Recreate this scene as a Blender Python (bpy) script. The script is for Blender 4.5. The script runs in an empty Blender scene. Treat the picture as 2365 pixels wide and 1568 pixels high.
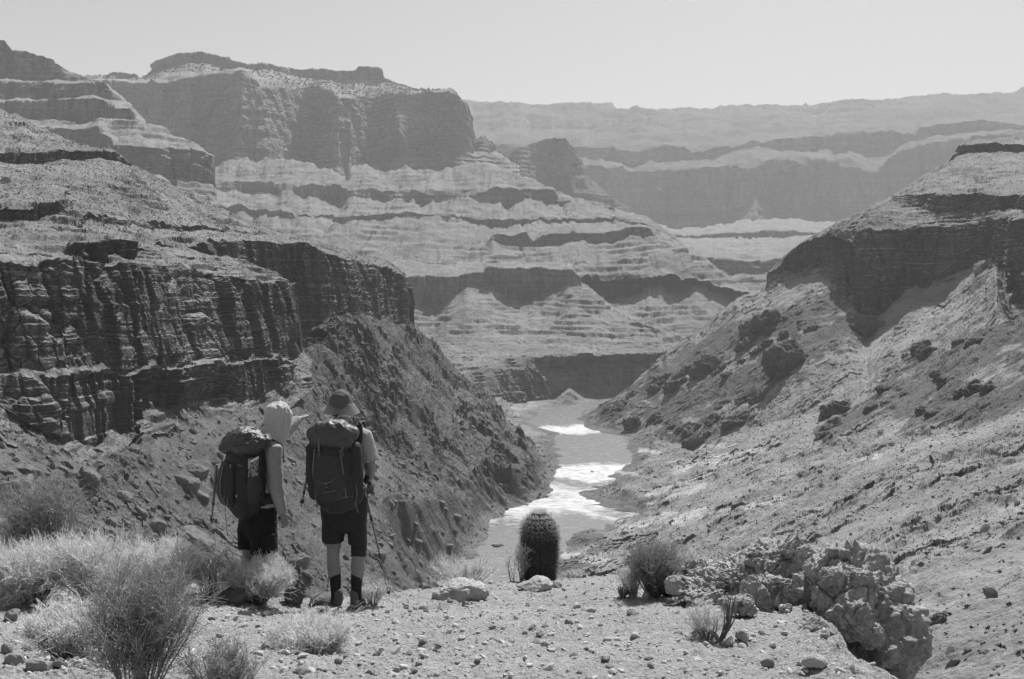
import bpy, math, random
import numpy as np
from mathutils import Vector, Matrix, Quaternion

# ------------------------------------------------------------------ camera, sky, sun, exposure
scene = bpy.context.scene
FPX = 2298.0            # focal length in pixels of a 2364 x 1568 frame (35 mm lens)
HOR, CX = 700.0, 1182.0
cam_d = bpy.data.cameras.new("camera")
cam_d.lens = 35.0; cam_d.sensor_width = 36.0; cam_d.sensor_fit = 'HORIZONTAL'
cam_d.shift_y = -(784.0 - HOR) / 2364.0
cam_d.clip_start = 0.1; cam_d.clip_end = 60000.0
cam = bpy.data.objects.new("camera", cam_d); scene.collection.objects.link(cam)
cam.location = (0, 0, 0); cam.rotation_euler = (math.radians(90), 0, 0)
scene.camera = cam

SUN_EL, SUN_AZ = 52.0, 20.0      # degrees; azimuth from straight ahead, minus = left
sx = math.sin(math.radians(SUN_AZ)) * math.cos(math.radians(SUN_EL))
sy = math.cos(math.radians(SUN_AZ)) * math.cos(math.radians(SUN_EL))
sz = math.sin(math.radians(SUN_EL))
world = bpy.data.worlds.new("World"); scene.world = world; world.use_nodes = True
wn = world.node_tree; wn.nodes.clear()
sky = wn.nodes.new('ShaderNodeTexSky'); sky.sky_type = 'NISHITA'; sky.sun_disc = False
sky.sun_elevation = math.radians(SUN_EL); sky.sun_rotation = math.radians(SUN_AZ)
sky.altitude = 600; sky.air_density = 1.0; sky.dust_density = 1.6; sky.ozone_density = 1.0
bw = wn.nodes.new('ShaderNodeRGBToBW'); bg = wn.nodes.new('ShaderNodeBackground')
wo = wn.nodes.new('ShaderNodeOutputWorld'); bg.inputs['Strength'].default_value = 0.073
wn.links.new(sky.outputs[0], bw.inputs[0]); wn.links.new(bw.outputs[0], bg.inputs['Color'])
wn.links.new(bg.outputs[0], wo.inputs['Surface'])
sl = bpy.data.lights.new("sun", 'SUN'); sl.energy = 5.0; sl.angle = math.radians(0.5)
sl.color = (1.0, 1.0, 1.0)        # the photograph is black and white
so = bpy.data.objects.new("sun", sl); scene.collection.objects.link(so)
so.rotation_euler = Vector((sx, sy, sz)).to_track_quat('Z', 'Y').to_euler()
scene.view_settings.view_transform = 'Standard'; scene.view_settings.look = 'None'
scene.view_settings.gamma = 1.0; scene.view_settings.exposure = 0.8
scene.cycles.volume_bounces = 0; scene.cycles.max_bounces = 5
scene.cycles.diffuse_bounces = 2; scene.cycles.glossy_bounces = 2
scene.cycles.transparent_max_bounces = 8

# ------------------------------------------------------------------ noise
def _hash(i, j, k, s):
    h = (i.astype(np.uint32) * np.uint32(0x9E3779B1)) ^ (j.astype(np.uint32) * np.uint32(0x85EBCA6B)) ^ \
        (k.astype(np.uint32) * np.uint32(0xC2B2AE35)) ^ np.uint32((s * 0x27D4EB2F + 0x165667B1) & 0xFFFFFFFF)
    h ^= h >> np.uint32(15); h *= np.uint32(0x2C1B3C6D); h ^= h >> np.uint32(12)
    h *= np.uint32(0x297A2D39); h ^= h >> np.uint32(15)
    return h
def vn(p, s=0):
    """value noise, -1..1, p (N,3)"""
    f = np.floor(p); t = (p - f); i = f.astype(np.int64)
    t = (t * t * t * (t * (t * 6 - 15) + 10)).astype(np.float32)
    r = 0
    for a in (0, 1):
        wa = t[:, 0] if a else 1 - t[:, 0]
        for b in (0, 1):
            wb = t[:, 1] if b else 1 - t[:, 1]
            for c in (0, 1):
                wc = t[:, 2] if c else 1 - t[:, 2]
                v = _hash(i[:, 0] + a, i[:, 1] + b, i[:, 2] + c, s).astype(np.float32) / 2147483648.0 - 1
                r = r + wa * wb * wc * v
    return r
def fbm(p, o=4, s=0, g=0.5):
    r = 0; a = 1.0; q = p; n = 0
    for k in range(o):
        r = r + a * vn(q, s + k * 17); n += a; a *= g; q = q * 2.03 + 11.3
    return r / n
def ridged(p, o=4, s=0, g=0.5):
    r = 0; a = 1.0; q = p; n = 0
    for k in range(o):
        r = r + a * (1 - 2 * np.abs(vn(q, s + k * 17))); n += a; a *= g; q = q * 2.07 + 7.1
    return r / n
def worley(p, s=0):
    f = np.floor(p); i = f.astype(np.int64); t = p - f
    f1 = np.full(len(p), 9.0); f2 = np.full(len(p), 9.0); idv = np.zeros(len(p))
    for a in (-1, 0, 1):
        for b in (-1, 0, 1):
            for c in (-1, 0, 1):
                ii, jj, kk = i[:, 0] + a, i[:, 1] + b, i[:, 2] + c
                hx = _hash(ii, jj, kk, s) / 4294967296.0
                hy = _hash(ii, jj, kk, s + 1) / 4294967296.0
                hz = _hash(ii, jj, kk, s + 2) / 4294967296.0
                d = np.sqrt((a + hx - t[:, 0]) ** 2 + (b + hy - t[:, 1]) ** 2 + (c + hz - t[:, 2]) ** 2)
                m = d < f1
                f2 = np.where(m, f1, np.minimum(f2, d)); idv = np.where(m, hx, idv); f1 = np.where(m, d, f1)
    return f1, f2, idv
def sstep(a, b, x):
    t = np.clip((x - a) / (b - a), 0, 1); return t * t * (3 - 2 * t)

# ------------------------------------------------------------------ mesh helpers
def link(o, parent=None):
    scene.collection.objects.link(o)
    if parent is not None: o.parent = parent
    return o
def raw_mesh(name, verts, faces4=None, faces3=None, smooth=True):
    me = bpy.data.meshes.new(name)
    verts = np.asarray(verts, np.float32)
    me.vertices.add(len(verts)); me.vertices.foreach_set('co', verts.ravel())
    parts, starts, tot = [], [], 0
    if faces4 is not None and len(faces4):
        f = np.asarray(faces4, np.int32); parts.append(f.ravel()); starts.append(np.arange(len(f)) * 4); tot = len(f) * 4
    if faces3 is not None and len(faces3):
        f = np.asarray(faces3, np.int32); parts.append(f.ravel()); starts.append(tot + np.arange(len(f)) * 3)
    lv = np.concatenate(parts).astype(np.int32); ls = np.concatenate(starts).astype(np.int32)
    me.loops.add(len(lv)); me.loops.foreach_set('vertex_index', lv)
    me.polygons.add(len(ls)); me.polygons.foreach_set('loop_start', ls)
    me.update(calc_edges=True)
    me.polygons.foreach_set('use_smooth', np.full(len(ls), bool(smooth)))
    return me
def mobj(name, me, mat, parent=None):
    o = bpy.data.objects.new(name, me)
    if mat: me.materials.append(mat)
    return link(o, parent)
def tag(o, label=None, cat=None, group=None, kind=None):
    if label: o['label'] = label
    if cat: o['category'] = cat
    if group: o['group'] = group
    if kind: o['kind'] = kind
    return o
def empty(name, loc=(0, 0, 0), rz=0.0):
    o = bpy.data.objects.new(name, None); o.empty_display_size = 0.2
    o.location = loc; o.rotation_euler = (0, 0, rz); return link(o)
def P(x, y, d):
    return np.array(((x - CX) / FPX * d, d, (HOR - y) / FPX * d))
def copy_tree(o, parent=None):
    c = o.copy(); scene.collection.objects.link(c); c.parent = parent
    for ch in [k for k in bpy.data.objects if k.parent == o]: copy_tree(ch, c)
    return c

class MB:
    """collects pieces of mesh"""
    def __init__(s): s.v = []; s.q = []; s.t = []; s.n = 0
    def add(s, v, q=None, t=None):
        v = np.asarray(v, float).reshape(-1, 3); s.v.append(v)
        if q is not None and len(q): s.q.append(np.asarray(q) + s.n)
        if t is not None and len(t): s.t.append(np.asarray(t) + s.n)
        s.n += len(v)
    def tube(s, pts, rad, n=10, up=(0, 0, 1), cap=True):
        """rad: list of r or (rx, ry); ry is along `up`-ish axis"""
        pts = np.asarray(pts, float); m = len(pts)
        rad = [(r, r) if np.isscalar(r) else r for r in (rad if hasattr(rad, '__len__') else [rad] * m)]
        if cap:
            t0 = pts[0] - pts[1]; t0 /= np.linalg.norm(t0) + 1e-9; t1 = pts[-1] - pts[-2]; t1 /= np.linalg.norm(t1) + 1e-9
            e0 = min(rad[0]); e1 = min(rad[-1])
            P0 = [pts[0] + t0 * e0 * .95, pts[0] + t0 * e0 * .6]; P1 = [pts[-1] + t1 * e1 * .6, pts[-1] + t1 * e1 * .95]
            pts = np.vstack([P0, pts, P1])
            sc = lambda r, k: (r[0] * k, r[1] * k)
            rad = [sc(rad[0], .3), sc(rad[0], .8)] + list(rad) + [sc(rad[-1], .8), sc(rad[-1], .3)]; m += 4
        up = np.asarray(up, float); V = []
        for i in range(m):
            a = pts[max(i - 1, 0)]; b = pts[min(i + 1, m - 1)]; t = b - a; t /= np.linalg.norm(t) + 1e-9
            u = up - t * np.dot(up, t)
            if np.linalg.norm(u) < 1e-3: u = np.array((0, 1, 0)) - t * t[1]
            u /= np.linalg.norm(u); w = np.cross(t, u)
            an = np.arange(n) / n * 2 * np.pi
            V.append(pts[i] + np.outer(np.cos(an) * rad[i][0], w) + np.outer(np.sin(an) * rad[i][1], u))
        V = np.vstack(V); Q = []
        for i in range(m - 1):
            for k in range(n):
                k2 = (k + 1) % n; Q.append((i * n + k, i * n + k2, (i + 1) * n + k2, (i + 1) * n + k))
        T = []
        c0 = len(V); V = np.vstack([V, pts[0], pts[-1]])
        for k in range(n):
            k2 = (k + 1) % n; T.append((c0, k2, k)); T.append((c0 + 1, (m - 1) * n + k, (m - 1) * n + k2))
        s.add(V, Q, T)
    def ell(s, c, r, n=16, rot=None):
        V = []; m = n // 2 + 1
        th = np.linspace(0, np.pi, m + 1)[1:-1]; an = np.arange(n) / n * 2 * np.pi
        for t in th: V.append(np.stack([np.sin(t) * np.cos(an), np.sin(t) * np.sin(an), np.full(n, np.cos(t))], 1))
        V = np.vstack(V + [[(0, 0, 1)], [(0, 0, -1)]]) * np.asarray(r, float)
        if rot is not None: V = V @ np.array(rot.to_matrix() if hasattr(rot, 'to_matrix') else rot).T
        k_ = len(th); Q = []; T = []
        for i in range(k_ - 1):
            for k in range(n):
                k2 = (k + 1) % n; Q.append((i * n + k, (i + 1) * n + k, (i + 1) * n + k2, i * n + k2))
        N = k_ * n
        for k in range(n):
            k2 = (k + 1) % n; T.append((N, k, k2)); T.append((N + 1, (k_ - 1) * n + k2, (k_ - 1) * n + k))
        s.add(V + np.asarray(c, float), Q, T)
    def box(s, c, h, rot=None):
        V = np.array([(a, b, d) for a in (-1, 1) for b in (-1, 1) for d in (-1, 1)], float) * np.asarray(h, float)
        if rot is not None: V = V @ np.array(rot.to_matrix()).T
        Q = [(0, 1, 3, 2), (4, 6, 7, 5), (0, 4, 5, 1), (2, 3, 7, 6), (0, 2, 6, 4), (1, 5, 7, 3)]
        s.add(V + np.asarray(c, float), Q)
    def arrays(s):
        return (np.vstack(s.v), np.vstack(s.q) if s.q else None, np.vstack(s.t) if s.t else None)
    def build(s, name, mat, parent=None, smooth=True):
        v, q, t = s.arrays(); return mobj(name, raw_mesh(name, v, q, t, smooth), mat, parent)
    def fused(s, name, mat, parent=None, vox=0.01, sm=4, disp=None):
        """union of everything by voxel remesh: one continuous skin; disp: f(co)->offset amount along normal"""
        v, q, t = s.arrays(); me = raw_mesh(name, v, q, t, True)
        o = bpy.data.objects.new(name + "_t", me); scene.collection.objects.link(o)
        m = o.modifiers.new('r', 'REMESH'); m.mode = 'VOXEL'; m.voxel_size = vox; m.use_smooth_shade = True
        if sm:
            k = o.modifiers.new('s', 'SMOOTH'); k.factor = 0.5; k.iterations = sm
        dg = bpy.context.evaluated_depsgraph_get(); dg.update()
        me2 = bpy.data.meshes.new_from_object(o.evaluated_get(dg))
        bpy.data.objects.remove(o); bpy.data.meshes.remove(me)
        if disp is not None:
            n = len(me2.vertices); co = np.empty(n * 3, np.float32); me2.vertices.foreach_get('co', co); co = co.reshape(-1, 3).astype(float)
            no = np.empty(n * 3, np.float32); me2.vertex_normals.foreach_get('vector', no); no = no.reshape(-1, 3)
            co = co + no * disp(co)[:, None]; me2.vertices.foreach_set('co', co.astype(np.float32).ravel()); me2.update()
        me2.name = name; me2.materials.clear()
        me2.polygons.foreach_set('use_smooth', np.full(len(me2.polygons), True))
        return mobj(name, me2, mat, parent)

# ------------------------------------------------------------------ materials
class NT:
    def __init__(s, name):
        s.m = bpy.data.materials.new(name); s.m.use_nodes = True; s.t = s.m.node_tree; s.t.nodes.clear()
    def n(s, typ, **kw):
        nd = s.t.nodes.new(typ)
        for k, v in kw.items():
            if k.startswith('_'): nd.inputs[k[1:].replace('_', ' ')].default_value = v
            else: setattr(nd, k, v)
        return nd
    def l(s, a, b): s.t.links.new(a, b)
    def math(s, op, a, b=None, clamp=False):
        nd = s.t.nodes.new('ShaderNodeMath'); nd.operation = op; nd.use_clamp = clamp
        for i, v in enumerate((a, b)):
            if v is None: continue
            if isinstance(v, (int, float)): nd.inputs[i].default_value = v
            else: s.l(v, nd.inputs[i])
        return nd.outputs[0]
    def mapr(s, v, a, b, c, d):
        nd = s.n('ShaderNodeMapRange'); nd.inputs[1].default_value = a; nd.inputs[2].default_value = b
        nd.inputs[3].default_value = c; nd.inputs[4].default_value = d; s.l(v, nd.inputs[0]); return nd.outputs[0]
    def mix(s, f, a, b):
        nd = s.t.nodes.new('ShaderNodeMix'); nd.data_type = 'FLOAT'
        for i, v in ((0, f), (2, a), (3, b)):
            if isinstance(v, (int, float)): nd.inputs[i].default_value = v
            else: s.l(v, nd.inputs[i])
        return nd.outputs[0]
    def coord(s, scale):
        tc = s.n('ShaderNodeTexCoord'); mp = s.n('ShaderNodeMapping'); s.l(tc.outputs['Object'], mp.inputs[0])
        mp.inputs['Scale'].default_value = scale if hasattr(scale, '__len__') else (scale,) * 3; return mp.outputs[0]
    def noise(s, scale, detail=4, rough=.55, dist=0.0):
        nd = s.n('ShaderNodeTexNoise'); s.l(s.coord(scale), nd.inputs['Vector']); nd.inputs['Scale'].default_value = 1
        nd.inputs['Detail'].default_value = detail; nd.inputs['Roughness'].default_value = rough
        nd.inputs['Distortion'].default_value = dist; return nd.outputs[0]
    def out(s, col, rough=.9, bump=None, bstr=.3, bdist=.02, spec=.2, extra=None):
        b = s.n('ShaderNodeBsdfPrincipled'); o = s.n('ShaderNodeOutputMaterial')
        if isinstance(col, (int, float)): b.inputs['Base Color'].default_value = (col, col, col, 1)
        else: s.l(col, b.inputs['Base Color'])
        if isinstance(rough, (int, float)): b.inputs['Roughness'].default_value = rough
        else: s.l(rough, b.inputs['Roughness'])
        b.inputs['Specular IOR Level'].default_value = spec
        if bump is not None:
            bp = s.n('ShaderNodeBump'); bp.inputs['Strength'].default_value = bstr; bp.inputs['Distance'].default_value = bdist
            s.l(bump, bp.inputs['Height']); s.l(bp.outputs[0], b.inputs['Normal'])
        s.l(b.outputs[0], o.inputs[0]); s.b = b
        return s.m
def rock_mat(name, talus, cliff, L, bump=1.0, spk=0.5, strata=0.5, spots=None, spotcol=0.07, spotth=(0.18, .30), attr=False):
    """L metres: size of the broad patches. talus/cliff: base reflectances"""
    N = NT(name)
    geo = N.n('ShaderNodeNewGeometry'); sp = N.n('ShaderNodeSeparateXYZ'); N.l(geo.outputs['True Normal'], sp.inputs[0])
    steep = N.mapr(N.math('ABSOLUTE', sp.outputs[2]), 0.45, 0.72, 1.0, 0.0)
    big = N.noise(1 / L, 5, .6); mid = N.noise(8 / L, 5, .65); fine = N.noise(45 / L, 4, .7)
    band = N.noise((.35 / L, .35 / L, 22 / L), 4, .65, .3)
    streak = N.noise((14 / L, 14 / L, 1.2 / L), 4, .6)
    v = N.math('ADD', N.mapr(big, .3, .7, .72, 1.28), N.mapr(mid, .25, .75, -.2 * spk, .2 * spk))
    vt = N.math('MULTIPLY', N.math('ADD', v, N.mapr(fine, .25, .75, -.35 * spk, .35 * spk)), talus)
    if spots:
        vor = N.n('ShaderNodeTexVoronoi'); N.l(N.coord(1 / spots), vor.inputs['Vector']); vor.inputs['Scale'].default_value = 1
        cover = N.mapr(N.noise(1.6 / L, 3, .6), .35, .6, 0.2, 1.0)
        dot = N.math('MULTIPLY', N.mapr(vor.outputs['Distance'], spotth[0], spotth[1], 1, 0), cover)
        vt = N.mix(dot, vt, spotcol)
    if attr:
        at = N.n('ShaderNodeAttribute'); at.attribute_name = 'sand'; vt = N.mix(at.outputs['Fac'], vt, N.math('MULTIPLY', v, .38))
        at2 = N.n('ShaderNodeAttribute'); at2.attribute_name = 'schist'; vt = N.mix(at2.outputs['Fac'], vt, N.math('MULTIPLY', vt, .45))
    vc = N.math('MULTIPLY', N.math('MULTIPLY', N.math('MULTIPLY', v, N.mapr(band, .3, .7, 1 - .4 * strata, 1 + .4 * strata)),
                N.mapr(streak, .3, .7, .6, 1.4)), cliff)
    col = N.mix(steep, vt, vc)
    h = N.math('ADD', N.math('MULTIPLY', fine, 1.0), N.math('ADD', N.math('MULTIPLY', mid, 1.6), N.math('MULTIPLY', N.math('MULTIPLY', band, steep), 1.5)))
    return N.out(col, .95, h, .9, L * .02 * bump, spec=.1)
def plain(name, c, rough=.8, var=.15, scale=30, bump=.0, bd=.004, spec=.3, stretch=None):
    N = NT(name); n = N.noise(stretch if stretch else scale, 4, .6)
    return N.out(N.math('MULTIPLY', N.mapr(n, .25, .75, 1 - var, 1 + var), c), rough, n if bump else None, bump, bd, spec)
# ------------------------------------------------------------------ the canyon
def rp(s):
    a = np.array([[float(t) for t in w.split(',')] for w in s.split()]); return a
RIVER_Z = -150.0
_rv = rp("1000,1345 1080,1290 1100,1268 1135,1235 1150,1195 1182,1166 1242,1154 1272,1129 1282,1094 1302,1074 1287,1054 1284,1024 1290,999 "
         "1237,984 1207,977 1232,959 1282,939 1362,929 1382,919 1500,905 1560,905 1560,915 1417,919 1352,949 1337,959 1347,984 1382,999 1442,1007 1452,1034 1456,1059 "
         "1420,1094 1412,1122 1342,1131 1324,1140 1367,1161 1432,1174 1472,1184 1452,1199 1392,1219 1347,1229 1312,1246 1292,1256 1285,1310 1220,1370 1180,1400 1000,1400")
_rd = -RIVER_Z * FPX / (_rv[:, 1] - HOR)
RIV = np.stack([(_rv[:, 0] - CX) / FPX * _rd, _rd], 1)
def river_sd(x, y):
    """signed distance to the river's outline (negative in the water)"""
    wx = np.stack([x / 16, y / 16, 0 * x], 1); x = x + vn(wx, 901) * 5 + vn(wx * 3, 903) * 2; y = y + vn(wx, 902) * 10 + vn(wx * 3, 904) * 4
    d = np.full(x.shape, 1e9); ins = np.zeros(x.shape, bool); n = len(RIV)
    for i in range(n):
        ax, ay = RIV[i]; bx, by = RIV[(i + 1) % n]; ex, ey = bx - ax, by - ay
        t = np.clip(((x - ax) * ex + (y - ay) * ey) / (ex * ex + ey * ey + 1e-9), 0, 1)
        d = np.minimum(d, np.hypot(x - ax - t * ex, y - ay - t * ey))
        c = ((ay > y) != (by > y)) & (x < (bx - ax) * (y - ay) / (by - ay + 1e-12) + ax)
        ins ^= c
    return np.where(ins, -d, d)

SHEETS = {}
def sheet(name, x0, x1, rows, mat, L, step=2.0, vstep=1.6, cl=1.0, ta=1.0, terr=None, dn=0.02, carve=False, seed=1, skirt=(1.12, .35),
          kind='structure', fine=1.0, gully=None, custom=None, crag=0, flat=False):
    """rows from near to far: (polyline 'x,y ...', depths 'x,d ...' or number, jag px)"""
    xs = np.arange(x0, x1 + step, step); m = len(xs); tanx = (xs - CX) / FPX
    W = []; Qz = []; Y = []
    for r, row in enumerate(rows):
        pl = rp(row[0]); y = np.interp(xs, pl[:, 0], pl[:, 1])
        d = np.full(m, float(row[1])) if not isinstance(row[1], str) else np.interp(xs, rp(row[1])[:, 0], rp(row[1])[:, 1])
        jag = row[2] if len(row) > 2 else 1.0
        q = np.stack([xs / 45.0, np.full(m, r * 3.7), np.full(m, seed * 1.3)], 1)
        y = y + (jag * fbm(q, 5, seed, .65) if jag < 3.5 else -jag * (ridged(q * np.array((1.15, 1, 1)), 4, seed, .55) * 1.25 - .35))
        if isinstance(row[1], str):
            sg = 22.0 / step; k = np.exp(-.5 * (np.arange(-int(3 * sg), int(3 * sg) + 1) / sg) ** 2); k /= k.sum()
            d = np.convolve(np.pad(d, len(k) // 2, mode='edge'), k, 'valid')
        sg = 1.3 / step if jag > 1.2 or len(row) < 3 else .8 / step
        k = np.exp(-.5 * (np.arange(-int(4 * sg) - 1, int(4 * sg) + 2) / sg) ** 2); k /= k.sum()
        y = np.convolve(np.pad(y, len(k) // 2, mode='edge'), k, 'valid')
        q2 = np.stack([xs / 70.0, np.full(m, seed * 5.1), np.zeros(m)], 1)
        d = d * (1 + dn * fbm(q2, 3, seed + 3, .5))
        W.append(1 / d); Qz.append((HOR - y) / FPX); Y.append(y)
    if skirt:
        d = 1 / W[-1]; z = Qz[-1] * d; d2 = d * skirt[0]; z2 = z - skirt[1] * (d2 - d) * 1.0
        W.append(1 / d2); Qz.append(z2 / d2); Y.append(Y[-1] + 6)
    w_, q_ = [W[0]], [Qz[0]]
    for i in range(len(W) - 1):
        dy = np.percentile(np.abs(Y[i + 1] - Y[i]), 92); n = int(max(4, min(260, dy / vstep)))
        if skirt and i == len(W) - 2: n = 5
        for k in range(1, n + 1):
            t = k / n; w_.append(W[i] * (1 - t) + W[i + 1] * t); q_.append(Qz[i] * (1 - t) + Qz[i + 1] * t)
    D = 1 / np.array(w_); Z = np.array(q_) * D; X = tanx[None, :] * D
    nr = len(D)
    pos = np.stack([X, D, Z], 2)
    gi = np.gradient(pos, axis=0); gj = np.gradient(pos, axis=1)
    N = np.cross(gj, gi); N /= np.linalg.norm(N, axis=2, keepdims=True) + 1e-9
    N[N[:, :, 2] < 0] *= -1
    # smooth the steepness a little so cliff and talus blend over a few rows
    st = 1 - N[:, :, 2]
    cw = sstep(.42, .62, st)
    p = pos.reshape(-1, 3); cwf = cw.ravel(); s = seed * 31
    # talus: gullies, humps, rubble
    g = ridged(p * np.array((1 / L, 1 / L, .15 / L)), 4, s) * .10 * L * ta
    g += fbm(p / (L * .22), 4, s + 5, .6) * .035 * L * ta
    if gully: g -= sstep(.1, .9, ridged(p * np.array(gully), 3, s + 41)) * L * .06
    zz = p[:, 2] + g * (1 - .7 * cwf)
    if terr:
        lam, stg = terr
        warp = fbm(p * np.array((.035 / lam, .035 / lam, .035 / lam)), 2, s + 9) * lam * 1.3 + fbm(p / (lam * 1.2), 2, s + 10) * lam * .16
        for lm, sg in ((lam, stg), (lam * .41, stg * .85), (lam * .17, stg * .5)):
            tt = (zz + warp) / lm; tt = tt + .55 * vn(np.stack([zz / (lm * 1.7), p[:, 0] / (lm * 40), p[:, 1] / (lm * 40)], 1), s + 77); fl = np.floor(tt); fr = tt - fl
            sharp_ = sstep(.66, .9, fr) * .88 + fr * .12
            msk = sstep(-.1, .35, fbm(p / (lam * 4.5), 3, s + 13 + int(lm)))
            zz = zz + (sharp_ - fr) * lm * sg * msk * (1 - .5 * cwf)
    # cliff: buttresses, ledges, blocks, pushed along the horizontal normal
    hn = N.reshape(-1, 3) * np.array((1, 1, 0)); hn /= np.linalg.norm(hn, axis=1, keepdims=True) + 1e-9
    b1 = ridged(p * np.array((1 / L, 1 / L, .05 / L)), 4, s + 21, .55) * .085 * L
    dc = b1
    m_ = cwf > .04; pm = p[m_]
    zj = pm[:, 2] + fbm(pm / (L * 3), 2, s + 22) * L * .06
    for hh, am in ((.34, .034), (.12, .015), (.05, .009)):       # beds: each sticks out or falls back by its own amount
        q_ = zj / (L * hh); q_ = q_ + .35 * vn(np.stack([q_ * .7, pm[:, 0] / (L * 4), pm[:, 1] / (L * 4)], 1), s + 81)
        k0 = np.floor(q_); fr = q_ - k0
        lat = np.stack([pm[:, 0] / (L * 1.1), pm[:, 1] / (L * 1.1), k0 * 7.3], 1); lat2 = lat.copy(); lat2[:, 2] += 7.3
        o1, o2 = vn(lat, s + 23), vn(lat2, s + 23); bl = sstep(.86, 1.0, fr)
        add = np.zeros(len(p)); add[m_] = (o1 * (1 - bl) + o2 * bl) * am * L; dc = dc + add
    for ww, am in ((.48, .085), (.19, .036)):                    # upright joints: blocks of the face stand forward or back
        f1_, f2_, id_ = worley(np.stack([pm[:, 0] / (L * ww), pm[:, 1] / (L * ww), zj / (L * ww * 7)], 1), s + 25)
        add = np.zeros(len(p)); add[m_] = ((id_ - .5) * 2 * am - sstep(.10, .0, f2_ - f1_) * am * .7) * L; dc = dc + add
    dc = (dc + fbm(p / (L * .09), 3, s + 26, .6) * .014 * L) * cl * cwf
    if crag:
        mk = sstep(-.05, .22, fbm(p * np.array((1 / L, 1 / L, 1 / L)) * 1.1, 4, s + 61, .6)); mk = mk * sstep(70, 320, p[:, 1]); m2 = mk > .02; pm = p[m2]
        f1_, f2_, id_ = worley(pm / (L * .10), s + 62); g1_, g2_, ig_ = worley(pm / (L * .26), s + 66)
        add = np.zeros(len(p)); add[m2] = mk[m2] * (id_ * .035 + ig_ * .085) * L * crag; zz = zz + add
    out = p.copy(); out[:, 2] = zz
    out += hn * dc[:, None]
    # rubble at the scale of the grid
    rb = fbm(p / (L * .035), 2, s + 31, .7) * .010 * L * fine
    out[:, 2] += rb
    if carve:
        low = out[:, 2] < RIVER_Z + 45
        sd = np.full(len(out), 1e3); sd[low] = river_sd(out[low, 0], out[low, 1])
        bank = RIVER_Z + .15 + np.clip(sd, 0, 60) * .07 + (fbm(out / 9.0, 3, s + 51) * .5 + .5) * np.clip(sd * .12, 0, 1.6)
        inside = RIVER_Z - .4 + np.clip(sd, -12, 0) * .25
        z = out[:, 2]
        z = np.where(sd > 0, np.maximum(z, bank), np.minimum(z, inside))
        near = sstep(0, 26, sd); z = np.where(sd > 0, bank * (1 - near) + z * near, z)
        out[:, 2] = np.where(low, z, out[:, 2])
    if custom is not None: out = custom(p)
    idx = np.arange(nr * m).reshape(nr, m)
    Q = np.stack([idx[:-1, :-1], idx[:-1, 1:], idx[1:, 1:], idx[1:, :-1]], 2).reshape(-1, 4)
    me = raw_mesh(name, out, Q, smooth=not flat)
    o = mobj(name, me, mat); o['kind'] = kind
    SHEETS[len(SHEETS)] = (o, out.reshape(nr, m, 3), cw)
    return o, out.reshape(nr, m, 3), cw

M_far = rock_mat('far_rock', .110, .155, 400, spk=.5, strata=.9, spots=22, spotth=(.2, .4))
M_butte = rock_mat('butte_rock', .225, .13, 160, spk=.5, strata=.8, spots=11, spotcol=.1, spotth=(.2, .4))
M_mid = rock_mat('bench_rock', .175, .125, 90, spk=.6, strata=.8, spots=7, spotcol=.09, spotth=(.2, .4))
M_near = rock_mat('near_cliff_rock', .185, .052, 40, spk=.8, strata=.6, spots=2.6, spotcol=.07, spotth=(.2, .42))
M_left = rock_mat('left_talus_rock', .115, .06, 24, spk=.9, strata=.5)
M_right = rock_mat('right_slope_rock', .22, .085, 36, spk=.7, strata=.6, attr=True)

# far rim
o_far, g_far, _ = sheet('far_plateau', 850, 2620, [
 ("850,640 2460,640", 5200),
 ("850,520 1300,520 1400,500 1480,512 1520,525 1560,518 1640,530 1690,505 1722,480 1743,450 1765,478 1796,507 1860,515 1885,500 1905,482 1925,500 1945,490 1960,478 1985,500 2020,505 2100,480 2460,470", 6000, 10),
 ("850,395 1350,385 1420,393 1460,402 1560,393 1660,383 1726,392 1800,380 1900,377 1960,383 2005,400 2018,402 2060,372 2100,350 2180,330 2250,318 2460,310", 6090, 6),
 ("850,380 1350,372 1400,376 1460,390 1500,377 1560,372 1640,366 1700,353 1760,349 1860,350 1960,352 2030,368 2050,362 2100,335 2150,322 2250,306 2460,306", 6550, 4),
 ("850,350 1330,341 1400,346 1470,352 1530,342 1600,349 1700,343 1800,330 1860,318 1960,312 2060,309 2110,318 2120,305 2200,295 2280,289 2364,295 2460,295", 6575, 3),
 ("850,300 1600,303 2000,290 2364,268 2460,265", 7600, 5),
 ("850,235 1040,235 1182,241 1240,250 1280,247 1385,238 1440,245 1530,254 1640,252 1780,243 1930,240 2040,235 2160,225 2260,217 2364,213 2460,212", 8600, 4)],
 M_far, 420, step=3, vstep=2.2, terr=(110, .55), seed=2, dn=.03, cl=.8)
sheet('far_butte', 1090, 1460, [
 ("1090,600 1460,600", 4200),
 ("1090,440 1190,442 1290,450 1300,470 1340,465 1400,460 1460,480", 4500, 6),
 ("1090,372 1150,368 1172,366 1185,345 1230,333 1290,325 1308,326 1325,350 1345,385 1365,420 1385,435 1410,462 1460,500", 4700, 2)],
 M_far, 220, terr=(60, .5), seed=3)
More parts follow.
